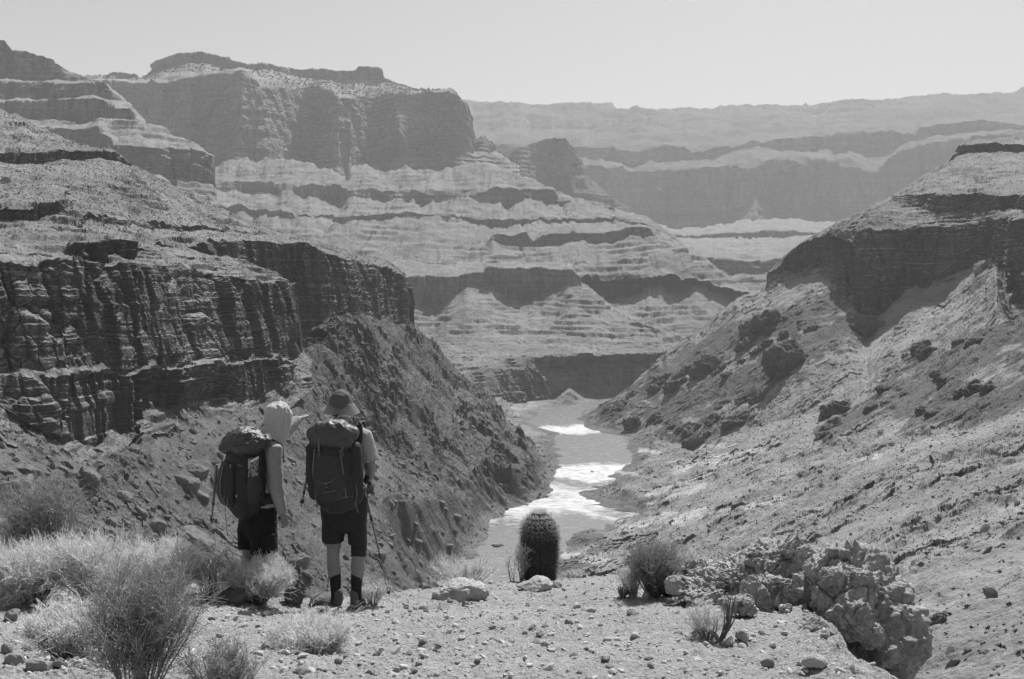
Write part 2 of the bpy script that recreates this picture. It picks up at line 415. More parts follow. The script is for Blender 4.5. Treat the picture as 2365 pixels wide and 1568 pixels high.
o_but, g_but, _ = sheet('butte', 170, 1200, [
 ("170,520 1200,520", 3350),
 ("170,360 400,390 480,387 520,378 560,368 640,382 690,382 740,395 800,412 806,395 830,385 860,382 895,402 930,388 960,400 1000,395 1030,387 1100,382 1150,388 1200,405",
  "170,3900 480,3820 520,3700 560,3580 640,3660 700,3950 740,3850 800,3620 830,4000 900,4020 960,3850 1040,3720 1100,3850 1200,4000", 6),
 ("170,340 460,345 520,345 600,335 650,352 700,340 760,372 800,385 812,318 860,330 900,312 922,300 950,350 1000,370 1060,360 1100,365 1150,372 1200,400",
  "170,3920 480,3850 520,3740 560,3620 640,3700 700,4000 740,3900 800,3660 830,4100 900,4080 960,3900 1040,3750 1100,3880 1200,4050", 4),
 ("170,185 270,192 350,190 440,183 530,172 560,162 600,195 640,200 700,203 765,206 775,232 850,222 990,217 1045,212 1062,235 1080,285 1092,330 1098,345 1105,326 1115,320 1125,330 1135,352 1160,365 1200,390",
  "170,4050 480,3950 520,3860 560,3760 640,3900 700,4200 740,4050 800,3850 830,4250 900,4250 960,4080 1040,3900 1100,3980 1200,4100", 3),
 ("170,181 262,177 300,180 330,182 345,173 370,162 420,150 470,146 565,160 640,170 700,184 780,187 880,187 910,194 965,209 1045,211 1062,233 1080,283 1092,328 1098,343 1105,324 1115,318 1125,328 1135,350 1160,363 1200,388",
  "170,4400 560,4250 640,4400 700,4560 760,4520 830,4620 900,4620 960,4440 1020,4150 1060,4000 1200,4150", 2),
 ("170,178 240,179 262,165 315,171 322,179 340,170 370,140 410,130 470,122 520,130 565,148 620,152 645,160 700,162 760,163 850,157 880,156 885,180 910,190 965,207 1045,209 1062,231 1080,281 1092,326 1098,341 1105,322 1115,316 1125,326 1135,348 1160,361 1200,386",
  "170,4405 560,4255 640,4405 700,4565 760,4525 830,4625 900,4625 960,4445 1020,4155 1060,4005 1200,4155", 2)],
 M_butte, 150, terr=(55, .5), seed=5, dn=.03)
sheet('left_mesa_top', -260, 335, [
 ("-70,420 335,420", 2300),
 ("-70,300 150,320 215,335 300,300 335,330", 2500, 3),
 ("-70,245 0,240 180,235 215,228 230,232 250,243 300,245 308,258 313,278 335,300", 2514, 2),
 ("-70,235 100,233 180,231 215,227 260,232 300,243 335,290", 2640, 2),
 ("-70,195 0,193 140,193 240,195 250,205 262,215 275,222 290,238 335,285", 2660, 2),
 ("-70,188 0,187 120,189 175,190 200,191 245,194 275,220 335,284", 2760, 2),
 ("-70,95 0,97 12,98 25,118 60,122 90,128 122,136 126,148 150,160 185,178 230,190 275,219 335,283", 2788, 2)],
 M_butte, 110, terr=(38, .5), seed=6, dn=.03)
sheet('left_mesa', -260, 500, [
 ("-70,500 500,500", 1900),
 ("-70,340 225,380 350,402 420,418 486,432 500,440", 2250, 4),
 ("-70,300 200,300 228,290 250,330 300,338 350,343 440,345 470,348 484,360 488,430 500,440", 2280, 2),
 ("-70,262 200,288 228,277 260,274 300,280 350,290 400,305 430,320 470,345 484,359 488,429 500,440", 2460, 3)],
 M_butte, 90, terr=(30, .5), seed=7, dn=.02)
# talus aprons and benches under the big butte
sheet('bench', 290, 1740, [
 ("290,660 900,640 1580,640 1740,680", 2250),
 ("290,640 900,620 1140,615 1330,612 1400,600 1580,575 1740,680", 2380),
 ("290,520 560,495 640,500 680,506 760,508 790,514 830,505 900,500 1000,501 1060,508 1100,514 1140,526 1200,528 1240,516 1300,514 1400,513 1480,520 1520,530 1580,572 1650,612 1740,680", 2900, 5),
 ("290,500 540,478 600,484 675,487 682,500 760,500 830,497 900,492 960,494 1050,501 1100,505 1180,508 1210,508 1300,507 1400,505 1480,512 1520,528 1580,572 1650,612 1740,680", 2902, 2),
 ("290,410 480,428 520,445 560,458 600,448 640,455 665,443 700,452 740,462 780,477 800,466 815,452 860,468 890,477 925,460 960,472 1000,470 1035,466 1080,450 1110,465 1140,475 1170,484 1220,460 1260,475 1300,478 1330,465 1400,482 1430,490 1480,505 1520,525 1580,572 1650,612 1740,680", 3250, 12),
 ("290,400 480,423 600,425 700,427 800,430 810,437 850,437 920,447 980,443 1080,440 1180,438 1250,437 1280,440 1290,458 1330,463 1400,478 1430,488 1480,503 1520,524 1580,572 1650,612 1740,680", 3275, 2),
 ("290,380 480,392 500,380 530,362 560,362 600,372 640,368 700,375 760,390 800,414 810,386 850,383 870,395 890,404 920,396 940,388 955,398 1000,394 1015,398 1060,385 1090,382 1120,378 1180,400 1230,420 1280,438 1330,462 1400,478 1430,488 1480,503 1520,524 1580,572 1650,612 1740,680", 3600, 7)],
 M_mid, 120, terr=(20, .6), seed=8, dn=.02, gully=(1 / 45, 1 / 300, 0))
sheet('far_terrace', 1480, 1960, [
 ("1480,850 1960,800", 2000),
 ("1480,720 1600,690 1700,660 1760,652 1960,650", 2500, 3),
 ("1480,700 1600,676 1700,650 1760,648 1960,648", 2510, 2),
 ("1480,640 1600,622 1640,642 1702,643 1761,640 1800,629 1960,620", 2700, 5),
 ("1480,600 1610,594 1702,603 1749,603 1812,605 1960,600", 2720, 2),
 ("1480,560 1650,582 1750,588 1960,585", 3300, 4),
 ("1480,530 1560,550 1620,556 1720,550 1800,552 1870,545 1960,550", 4300, 4),
 ("1480,525 1560,545 1620,548 1720,537 1800,534 1870,538 1960,545", 4304, 2),
 ("1480,512 1560,535 1620,530 1700,513 1760,508 1850,512 1960,520", 5300, 8)],
 M_mid, 130, terr=(22, .6), seed=9)
sheet('upper_cliff', 1090, 1570, [
 ("1090,640 1570,640", 2380),
 ("1090,605 1138,552 1150,562 1200,580 1240,590 1290,597 1320,592 1340,576 1380,573 1440,561 1480,551 1515,548 1570,600", 2600, 4),
 ("1090,604 1138,546 1150,543 1190,546 1215,537 1224,554 1232,561 1240,553 1260,545 1300,537 1350,537 1390,543 1440,530 1480,524 1500,529 1515,545 1570,600", 2612, 2),
 ("1090,603 1138,545 1200,516 1225,545 1300,518 1400,518 1490,520 1515,542 1570,600", 2800, 3)],
 M_mid, 70, terr=(14, .5), seed=10)
sheet('middle_terrace', 1270, 1800, [
 ("1270,860 1660,860", 1680),
 ("1270,776 1340,787 1385,805 1400,797 1460,785 1500,778 1520,800 1560,815 1660,840", 1900, 3),
 ("1270,768 1305,765 1400,756 1470,750 1500,752 1510,770 1545,790 1560,802 1660,835", 1910, 2),
 ("1270,660 1380,670 1411,690 1440,678 1471,668 1500,650 1525,638 1543,655 1570,653 1607,627 1660,662 1800,760", 2350, 6),
 ("1270,650 1344,640 1411,628 1480,610 1519,594 1555,584 1580,586 1601,602 1612,622 1660,655 1800,755", 2364, 3),
 ("1270,625 1335,611 1400,592 1480,577 1540,565 1560,572 1590,589 1612,610 1660,650 1800,750", 2600, 4)],
 M_mid, 75, terr=(16, .75), seed=11)
sheet('lower_terrace', 880, 1580, [
 ("880,880 1050,845 1200,838 1350,828 1480,825 1580,840", 1730),
 ("880,700 937,697 1004,716 1030,695 1049,680 1073,668 1109,671 1139,672 1170,690 1203,702 1242,690 1280,672 1308,662 1335,664 1400,705 1450,740 1500,765 1580,830",
   "880,2050 1300,2120 1580,1800", 5),
 ("880,615 898,621 928,641 1064,638 1118,634 1124,621 1209,620 1320,624 1334,636 1340,664 1400,703 1450,738 1500,763 1580,828", "880,2060 1300,2140 1580,1820", 2),
 ("880,600 1000,612 1140,608 1320,612 1340,650 1400,700 1450,736 1500,762 1580,826", "880,2300 1300,2360 1580,1900", 3)],
 M_mid, 75, terr=(11, .9), seed=12, dn=.02)
_zr = -RIVER_Z * FPX
sheet('inner_gorge', 960, 1600, [
 ("960,1030 1150,998 1230,972 1300,950 1380,934 1440,928 1600,928", "960,1045 1150,1157 1230,1267 1300,1379 1380,1473 1440,1512 1600,1512"),
 ("960,840 1060,860 1094,894 1170,925 1215,945 1254,933 1290,912 1320,893 1366,916 1426,909 1471,885 1600,870", "960,1450 1100,1400 1215,1450 1290,1530 1366,1600 1600,1640", 5),
 ("960,835 1055,846 1109,852 1200,852 1290,849 1350,840 1426,834 1465,840 1520,836 1600,836", "960,1490 1100,1440 1215,1492 1290,1572 1366,1642 1600,1682", 3),
 ("960,822 1055,826 1200,824 1350,818 1520,818 1600,818", "960,1500 1215,1512 1600,1706", 2),
 ("960,788 1200,796 1600,796", "960,1580 1600,1770", 2)],
 M_mid, 34, flat=True, terr=(5, .95), seed=13, carve=True, dn=.02, cl=1.7)

# left side: upper hill with its rims, near cliff, spur, talus
o_hill, g_hill, c_hill = sheet('left_hill', -260, 975, [
 ("-70,660 440,720 600,845 690,835 760,785 800,755 900,765 940,765 975,790", "-70,410 440,610 600,690 700,710 800,750 940,990 975,1000"),
 ("-70,640 440,700 600,830 690,815 760,760 800,735 900,745 940,755 975,780", "-70,420 440,620 600,700 700,720 800,760 940,1000 975,1010", 4),
 ("-70,575 160,552 320,560 440,575 480,559 540,557 600,553 640,561 700,568 730,580 800,600 860,612 900,622 930,640 938,660 944,755 975,780",
  "-70,430 300,520 480,638 600,716 720,740 800,782 940,1014 975,1022", 3),
 ("-70,515 0,508 155,510 300,530 560,545 640,552 720,566 800,592 900,613 934,640 948,740 975,779", "-70,486 155,528 300,650 600,862 720,900 940,1080 975,1090", 3),
 ("-70,478 0,476 100,477 150,482 158,503 220,501 300,512 560,535 640,545 720,562 800,588 900,611 936,638 948,738 975,778", "-70,488 155,530 300,653 600,866 720,906 940,1086 975,1096", 2),
 ("-70,372 0,370 50,376 130,374 230,369 272,375 300,386 400,430 480,470 560,510 640,540 720,560 800,586 900,610 936,637 948,737 975,777",
  "-70,740 0,760 272,820 400,950 560,1050 720,1100 940,1150 975,1160", 2),
 ("-70,350 0,350 20,352 45,349 200,350 265,352 276,362 300,385 400,429 480,469 560,509 640,539 720,559 800,585 900,609 936,636 948,736 975,776",
  "-70,742 0,762 272,822 400,953 560,1060 720,1110 940,1160 975,1170", 1.5),
 ("-70,250 0,254 25,264 60,273 85,298 112,304 150,324 180,338 240,350 268,358 300,384 400,428 480,468 560,508 640,538 720,558 800,584 900,608 936,635 948,735 975,775",
  "-70,1300 0,1300 240,960 280,860 400,980 560,1080 720,1130 940,1180 975,1190", 2)],
 M_near, 42, flat=True, terr=(7, .6), seed=14, dn=.012)
o_cliff, g_cliff, c_cliff = sheet('left_cliff', -260, 720, [
 ("-70,990 0,1010 180,1100 240,1095 330,1000 600,990 690,930 720,900", "-70,280 180,300 330,360 600,470 720,540"),
 ("-70,930 0,950 60,985 130,1020 180,1045 235,1040 255,1005 325,990 332,945 400,935 480,925 560,930 610,925 640,900 665,915 690,870 720,850", "-70,300 180,322 330,385 600,492 720,560", 6),
 ("-70,870 0,872 100,872 180,868 280,868 330,850 380,858 420,846 500,838 540,850 580,828 640,835 690,850 720,845", "-70,306 180,328 280,365 330,378 390,405 450,425 500,440 600,500 720,570", 5),
 ("-70,860 0,862 100,862 180,858 280,852 330,842 380,846 420,838 500,826 540,836 580,818 640,825 690,840 720,843", "-70,309 180,332 280,372 330,388 390,412 450,435 500,455 600,512 720,575", 3),
 ("-70,610 0,612 90,618 160,604 250,607 330,610 400,614 440,622 470,640 500,636 540,641 600,652 640,646 668,662 676,700 690,800 720,842", "-70,322 180,350 330,408 500,490 600,530 668,570 720,600", 4),
 ("-70,598 90,596 170,594 190,600 305,600 320,598 450,606 570,614 640,632 670,655 690,790 720,841", "-70,340 180,366 330,428 500,510 600,550 720,610", 4),
 ("-70,590 90,585 172,590 180,555 240,553 305,557 325,580 450,597 570,607 640,630 670,652 690,788 720,840", "-70,345 180,368 305,412 330,440 500,530 600,565 720,615", 2),
 ("-70,552 160,546 320,556 430,574 470,590 560,609 640,634 670,650 690,786 720,839", "-70,400 180,430 330,480 500,560 600,590 720,620", 2)],
 M_near, 34, flat=True, terr=(4.5, .6), seed=15, dn=.01, cl=1.15, skirt=(1.08, .5))
o_spur, g_spur, c_spur = sheet('left_spur', 640, 1300, [
 ("640,1120 700,1090 800,1130 900,1180 1000,1230 1100,1260 1200,1260 1300,1200", "640,535 700,550 800,590 900,628 1000,652 1100,675 1200,698 1300,755"),
 ("640,1000 700,960 800,1010 900,1062 1000,1115 1100,1165 1200,1188 1300,1150", "640,540 700,560 800,600 900,640 1000,665 1100,685 1200,706 1300,766", 3),
 ("640,870 690,830 750,790 800,775 870,810 920,860 1000,930 1080,1000 1150,1040 1200,1080 1240,1105 1300,1150", "640,570 750,640 870,720 1000,790 1150,800 1240,800 1300,770", 8),
 ("640,880 672,840 700,808 750,762 800,735 830,742 870,742 920,755 960,772 1000,800 1030,832 1060,868 1100,900 1150,945 1200,1000 1235,1040 1255,1075 1270,1108 1300,1142",
  "640,590 700,640 800,740 900,860 1000,960 1100,990 1200,960 1270,860 1300,800", 4)],
 M_left, 38, flat=True, seed=16, carve=True, ta=1.8, dn=0, step=1.8, vstep=1.5, fine=1.0, crag=1.9)
o_tal, g_tal, c_tal = sheet('left_talus', -260, 1300, [
 ("-90,1700 560,1700 900,1650 1100,1500 1300,1450", "-90,180 0,189 300,216 600,254 900,330 1100,400 1300,460"),
 ("-90,1450 300,1450 600,1440 900,1390 1050,1320 1100,1290 1300,1330", "-90,205 0,215 300,252 600,307 900,409 1050,520 1100,583 1300,546"),
 ("-90,1180 0,1200 300,1200 600,1200 760,1200 900,1225 1000,1240 1100,1242 1150,1205 1300,1180", "-90,238 0,250 300,302 600,380 760,438 900,497 1000,548 1100,630 1150,686 1300,718", 3),
 ("-90,1040 0,1060 180,1100 330,1060 480,1040 640,1010 700,1000 800,1040 900,1085 1000,1130 1100,1175 1200,1195 1300,1165", "-90,262 0,276 180,290 330,345 480,395 640,465 700,500 800,545 900,590 1000,620 1100,665 1200,698 1300,740", 4),
 ("-90,905 0,950 60,982 130,1016 180,1041 235,1035 320,980 330,938 400,930 480,920 560,922 610,918 640,892 665,900 690,880 720,900 760,950 800,985 900,1045 1000,1100 1100,1155 1200,1185 1300,1155",
  "-90,310 180,330 330,395 600,505 690,560 760,600 900,650 1000,680 1100,690 1200,710 1300,765", 5),
 ("-90,915 0,958 60,990 130,1022 180,1046 235,1040 320,985 330,943 400,935 480,925 560,926 610,922 640,900 665,905 690,880 720,885 760,925 800,962 900,1020 1000,1078 1100,1138 1200,1172 1300,1140",
  "-90,360 180,380 330,445 600,555 690,600 760,650 900,700 1000,725 1100,735 1200,745 1300,800", 1)],
 M_left, 22, flat=True, seed=17, carve=True, crag=.9, ta=.9, dn=0, step=1.8, vstep=1.5, fine=.7)
# right side
o_rc, g_rc, c_rc = sheet('right_cliff', 1770, 2620, [
 ("1770,700 1806,700 1950,700 2000,860 2060,800 2180,790 2240,740 2320,720 2340,800 2470,800", "1770,1250 1920,1160 1975,1040 2000,960 2060,980 2230,960 2330,820 2470,780"),
 ("1770,642 1806,637 1851,633 1870,618 1921,622 1950,600 1962,680 1975,742 2000,778 2027,772 2060,722 2125,736 2180,703 2225,672 2240,640 2290,612 2322,622 2332,720 2470,725",
  "1770,1290 1920,1200 1955,1150 1975,1080 2000,1040 2060,1050 2230,1030 2310,980 2335,860 2470,830", 6),
 ("1770,641 1806,613 1812,600 1830,584 1850,572 1880,556 1920,545 1972,560 1985,600 2060,650 2180,640 2225,600 2300,600 2330,608 2340,640 2470,640",
  "1770,1292 1920,1208 1975,1092 2000,1052 2060,1062 2230,1040 2310,985 2335,868 2470,838", 8),
 ("1770,640 1808,612 1812,600 1830,582 1850,570 1880,552 1920,534 1940,530 1985,535 2060,533 2170,524 2230,518 2330,510 2470,505", "1770,1296 1920,1216 1975,1112 2000,1072 2060,1082 2230,1056 2310,1000 2335,900 2470,870", 2),
 ("1770,639 1810,600 1850,568 1920,530 1935,521 1990,500 2020,480 2075,463 2110,475 2165,500 2200,495 2280,490 2470,492", "1770,1320 1920,1242 2000,1125 2075,1165 2140,1115 2230,1085 2470,905", 3),
 ("1770,638 1810,599 1850,567 1920,529 1935,518 1990,498 2020,478 2058,463 2061,455 2110,454 2150,450 2250,449 2350,452 2470,452", "1770,1330 1920,1252 2000,1135 2075,1177 2140,1126 2230,1095 2470,915", 2),
 ("1770,637 1810,598 1850,566 1920,528 1935,517 1990,497 2020,477 2058,460 2080,446 2100,432 2150,401 2190,379 2212,362 2230,356 2300,353 2470,353", "1770,1400 2000,1400 2470,1400", 2),
 ("1770,636 1810,597 1850,565 1920,527 1935,516 1990,496 2020,476 2058,459 2080,445 2100,431 2150,400 2190,377 2212,352 2216,338 2250,334 2364,334 2470,334", "1770,1402 2000,1402 2470,1402", 1),
 ("1770,635 1810,596 1850,564 1920,526 1935,515 1990,495 2020,475 2058,458 2080,444 2100,430 2150,399 2190,376 2214,340 2240,330 2255,325 2330,318 2364,306 2470,298", "1770,1450 2000,1500 2470,1650", 1.5)],
 M_near, 44, flat=True, crag=.3, terr=(6, .5), seed=18, dn=.012)
o_rs, g_rs, c_rs = sheet('right_slope', 1000, 2620, [
 ("1000,1480 1290,1480 1500,1520 1800,1700 2100,1900 2480,2000", "1000,380 1290,380 1500,330 1800,180 2100,90 2480,60"),
 ("1000,1340 1100,1340 1290,1332 1500,1345 1800,1420 2100,1568 2480,1620", "1000,538 1290,547 1500,480 1800,290 2100,140 2480,95"),
 ("1000,1300 1290,1300 1500,1235 1800,1200 2100,1200 2480,1200", "1000,575 1290,575 1500,600 1800,470 2100,320 2480,220", 2),
 ("1000,1200 1300,1180 1440,1100 1600,1080 1800,1040 2100,1000 2480,950", "1000,690 1300,718 1440,862 1600,810 1800,720 2100,560 2480,400", 3),
 ("1000,1000 1330,985 1400,1002 1500,1010 1600,1040 1700,1000 1900,950 2100,880 2250,800 2480,700", "1000,1150 1340,1200 1440,1130 1500,1080 1600,960 1700,950 1900,850 2100,760 2250,700 2480,640", 4),
 ("1000,975 1320,975 1340,968 1500,935 1640,870 1700,830 1850,760 1960,770 2000,800 2060,760 2180,720 2240,680 2300,640 2330,730 2480,730", "1000,1253 1340,1262 1500,1180 1640,1140 1850,1060 1975,1010 2060,1000 2230,980 2330,830 2480,800", 2),
 ("1000,965 1300,965 1345,960 1380,942 1450,897 1500,852 1540,812 1590,780 1640,742 1700,692 1750,670 1810,637 1850,628 1970,595 1990,640 2060,640 2200,610 2480,570", "1000,1320 1340,1330 1500,1320 1640,1320 1810,1280 1970,1200 2060,1110 2480,1000", 2)],
 M_right, 36, flat=True, seed=19, carve=True, crag=.75, ta=.9, dn=0, step=1.8, vstep=1.5, fine=.6)

# what the right slope is made of where: pale sand flats by the river, dark schist on the ribs
_v = g_rs.reshape(-1, 3); _px = CX + _v[:, 0] / _v[:, 1] * FPX; _py = HOR - _v[:, 2] / _v[:, 1] * FPX
def _seg(ax, ay, bx, by, w):
    ex, ey = bx - ax, by - ay; t = np.clip(((_px - ax) * ex + (_py - ay) * ey) / (ex * ex + ey * ey), 0, 1)
    return 1 - np.hypot(_px - ax - t * ex, (_py - ay - t * ey)) / w
_n = fbm(_v / 14.0, 4, 333, .6); sand = np.full(len(_v), -1.0)
for q in ((1440, 1216, 1612, 1188, 18), (1612, 1188, 1802, 1152, 15), (1505, 1150, 1625, 1108, 24), (1560, 1080, 1700, 1056, 17), (1700, 1056, 1790, 1030, 10), (1622, 1034, 1700, 1024, 9), (1962, 1064, 2030, 1052, 8), (1422, 1089, 1467, 1094, 7), (1300, 1280, 1400, 1292, 14), (1480, 1040, 1530, 1050, 8)):
    sand = np.maximum(sand, _seg(*q))
_n2 = fbm(_v / 3.5, 3, 335, .6); sand = sstep(.05, .75, sand * .9 + _n * 1.3 + _n2 * .6) * .9
sch = np.full(len(_v), -1.0)
for q in ((1400, 960, 1660, 790, 42), (1660, 790, 1940, 700, 45), (1520, 960, 1780, 850, 50), (1780, 850, 1950, 760, 55), (1640, 1010, 1700, 960, 30), (1600, 1000, 1500, 960, 25), (1900, 1000, 2100, 900, 25), (2100, 900, 2400, 720, 70), (2100, 960, 2400, 900, 50), (1240, 1180, 1330, 1240, 10)):
    sch = np.maximum(sch, _seg(*q))
sch = sstep(0, .5, sch + _n * 1.1)
_low = _v[:, 2] < RIVER_Z + 9; _sd = np.full(len(_v), 99.0); _sd[_low] = river_sd(_v[_low, 0], _v[_low, 1])
sch = np.maximum(sch, sstep(34, 8, _sd - _n * 25) * .9) * (1 - sand)
for nm, arr in (('sand', sand), ('schist', sch)):
    at_ = o_rs.data.attributes.new(nm, 'FLOAT', 'POINT'); at_.data.foreach_set('value', arr.astype(np.float32))

# river
_N = NT('river_water')
w1 = _N.noise((.30, .16, .25), 6, .7, .5); w2 = _N.noise((1.1, .5, 1), 3, .6)
gx = _N.n('ShaderNodeTexCoord'); sp_ = _N.n('ShaderNodeSeparateXYZ'); _N.l(gx.outputs['Object'], sp_.inputs[0])
wy = _N.math('ADD', sp_.outputs[1], _N.math('ADD', _N.math('MULTIPLY', sp_.outputs[0], -.35), _N.mapr(_N.noise((.02, .012, .02), 4, .6), .3, .7, -38, 38)))
def _band(y0, y1, soft):
    a = _N.mapr(wy, y0 - soft, y0, 0, 1); b = _N.mapr(wy, y1, y1 + soft, 1, 0); return _N.math('MULTIPLY', a, b)
rap = _N.math('MAXIMUM', _N.math('MULTIPLY', _band(1140, 1185, 40), .78), _N.math('MAXIMUM', _N.math('MULTIPLY', _band(850, 885, 45), .75), _N.math('MULTIPLY', _band(715, 760, 50), .7)))
streak = _N.noise((.10, .22, .1), 7, .78, .6)
foam_glint = _N.mapr(_N.math('ADD', streak, _N.math('MULTIPLY', rap, .34)), .56, 1.06, 0, 1)  # white water of the rapids, plus pale streaks painted for sun glitter
hgt = _N.math('ADD', _N.math('MULTIPLY', w1, 1.0), _N.math('MULTIPLY', w2, .3))
M_riv = _N.out(_N.mix(foam_glint, .17, .72), _N.mix(foam_glint, .24, .8), hgt, .8, .6, spec=.5)
bm = MB(); gxs = np.linspace(-260, 380, 60); gys = np.linspace(380, 1720, 120)
GX, GY = np.meshgrid(gxs, gys); V = np.stack([GX, GY, np.full(GX.shape, RIVER_Z)], 2).reshape(-1, 3)
ix = np.arange(len(V)).reshape(GX.shape)
bm.add(V, np.stack([ix[:-1, :-1], ix[:-1, 1:], ix[1:, 1:], ix[1:, :-1]], 2).reshape(-1, 4))
tag(bm.build('river', M_riv), kind='structure')
# the land under and around everything, out to the horizon
bm = MB(); bm.add([(-30000, -3000, -400), (30000, -3000, -400), (30000, 40000, -400), (-30000, 40000, -400)], [(0, 1, 2, 3)])
tag(bm.build('ground', M_mid), kind='structure')
# ------------------------------------------------------------------ looking things up on a sheet
def ground_z(G, X, Y):
    """height of sheet grid G (rows, cols, 3) at X, Y"""
    t0 = G[0, 0, 0] / G[0, 0, 1]; t1 = G[0, -1, 0] / G[0, -1, 1]
    j = int(round((X / Y - t0) / (t1 - t0) * (G.shape[1] - 1))); j = min(max(j, 0), G.shape[1] - 1)
    return float(np.interp(Y, G[:, j, 1], G[:, j, 2]))
def pick(G, x, y):
    """the first point of the sheet that the frame's point (x, y) lies on"""
    t0 = G[0, 0, 0] / G[0, 0, 1]; t1 = G[0, -1, 0] / G[0, -1, 1]
    j = int(round(((x - CX) / FPX - t0) / (t1 - t0) * (G.shape[1] - 1))); j = min(max(j, 0), G.shape[1] - 1)
    ys = HOR - G[:, j, 2] / G[:, j, 1] * FPX
    k = np.argmax(ys <= y); k = k if ys[k] <= y else int(np.argmin(ys))
    return Vector(G[k, j])

# ------------------------------------------------------------------ foreground ledge
_N = NT('pale_gravel')
a1 = _N.noise(1.1, 5, .6); a2 = _N.noise(9, 5, .7); a3 = _N.noise(60, 4, .7)
vor = _N.n('ShaderNodeTexVoronoi'); _N.l(_N.coord(42), vor.inputs['Vector']); vor.inputs['Scale'].default_value = 1
cell = _N.n('ShaderNodeSeparateColor'); _N.l(vor.outputs['Color'], cell.inputs[0])
alb = _N.math('MULTIPLY', _N.math('ADD', _N.mapr(a1, .3, .7, .85, 1.12), _N.math('ADD', _N.mapr(a2, .25, .75, -.14, .14),
      _N.math('ADD', _N.mapr(a3, .25, .75, -.12, .12), _N.mapr(cell.outputs[0], 0, 1, -.14, .14)))), .325)
M_gravel = _N.out(alb, .95, _N.math('ADD', _N.math('MULTIPLY', vor.outputs['Distance'], -.5), _N.math('ADD', a3, _N.math('MULTIPLY', a2, 2))), 1.0, .03, spec=.1)
def ledge_shape(p):
    o = p.copy(); d = p[:, 1]
    o[:, 2] += fbm(p / .9, 4, 501, .5) * .085 + fbm(p / .11, 3, 502, .6) * .026 + ridged(p / .04, 3, 503, .7) * .010
    f1, f2, idv = worley(p / .085, 504)
    o[:, 2] += np.where(idv > .45, np.clip(.42 - f1, 0, 1) * .06 * idv, 0) * (d < 13)
    return o
_edge = "-120,1338 300,1335 560,1374 640,1384 700,1388 850,1388 1000,1366 1245,1345 1400,1333 1560,1329 1650,1338 1750,1362 1850,1400 1900,1436 1950,1480 2010,1525 2060,1572 2120,1660 2260,1800"
_edged = "-120,8.2 300,8.2 560,8.4 700,8.7 850,9.2 1000,9.9 1245,10.8 1500,11 1650,9.4 1750,8.2 1850,7.2 1950,5.8 2060,4.6 2260,3.7"
o_led, g_led, _ = sheet('ground', -700, 2262, [
 ("-120,2300 1950,2300 2260,2600", 2.2),
 ("-120,1568 1950,1568 2060,1650 2120,1770 2260,1950", "-120,4.3 1900,4.3 2060,3.7 2260,3.0"),
 ("-120,1470 1750,1470 1850,1478 1900,1500 1950,1527 2010,1568 2060,1618 2120,1710 2260,1860", "-120,6.1 1750,6.1 1850,5.9 1950,4.9 2060,4.1 2260,3.3"),
 ("-120,1400 560,1402 850,1402 1245,1395 1600,1390 1750,1400 1850,1428 1900,1458 1950,1497 2010,1540 2060,1588 2120,1680 2260,1820", "-120,7.6 560,8.0 700,8.3 850,8.5 1245,8.7 1600,8.4 1750,7.5 1850,6.8 1950,5.4 2060,4.35 2260,3.5"),
 (_edge, _edged),
 ("-120,1420 560,1410 700,1408 850,1420 1245,1440 1500,1440 1650,1440 1850,1560 2060,1800 2260,2050", "-120,9.0 560,9.0 700,9.2 850,9.9 1000,10.8 1245,11.8 1500,12 1650,10.3 1750,9 1850,7.9 1950,6.4 2060,5.1 2260,4.1"),
 ("-120,1650 560,1600 700,1650 1245,1750 2260,2400", "-120,12 1245,16 1500,16 2260,5.5"),
 ("-120,1900 2260,2700", "-120,150 600,150 1245,60 2260,30")],
 M_gravel, 1.0, step=2.0, vstep=1.8, seed=50, dn=0, skirt=None, custom=ledge_shape)

# ------------------------------------------------------------------ stones
def ico(n):
    t = (1 + 5 ** .5) / 2
    v = np.array([(-1, t, 0), (1, t, 0), (-1, -t, 0), (1, -t, 0), (0, -1, t), (0, 1, t), (0, -1, -t), (0, 1, -t), (t, 0, -1), (t, 0, 1), (-t, 0, -1), (-t, 0, 1)], float)
    f = [(0, 11, 5), (0, 5, 1), (0, 1, 7), (0, 7, 10), (0, 10, 11), (1, 5, 9), (5, 11, 4), (11, 10, 2), (10, 7, 6), (7, 1, 8), (3, 9, 4), (3, 4, 2), (3, 2, 6), (3, 6, 8), (3, 8, 9), (4, 9, 5), (2, 4, 11), (6, 2, 10), (8, 6, 7), (9, 8, 1)]
    v /= np.linalg.norm(v[0])
    for _ in range(n):
        v = list(v); mem = {}; nf = []
        def mid(a, b):
            k = (min(a, b), max(a, b))
            if k not in mem:
                m = v[a] + v[b]; mem[k] = len(v); v.append(m / np.linalg.norm(m))
            return mem[k]
        for a, b, c in f:
            ab, bc, ca = mid(a, b), mid(b, c), mid(c, a); nf += [(a, ab, ca), (b, bc, ab), (c, ca, bc), (ab, bc, ca)]
        v = np.array(v); f = nf
    return np.array(v), np.array(f)
ICO1, ICO2, ICO4, ICO5, ICO6 = ico(1), ico(2), ico(4), ico(5), ico(6)
def facet(v, rng, n=9, lo=.55, hi=.95):
    """cut a ball by random planes into a faceted stone"""
    v = v.copy()
    for _ in range(n):
        d = rng.normal(size=3); d /= np.linalg.norm(d); h = rng.uniform(lo, hi)
        k = v @ d; m = k > h; v[m] -= np.outer(k[m] - h, d) * .92
    return v
_rng = np.random.default_rng(7)
STONES = [facet(ICO1[0], _rng) for _ in range(14)]
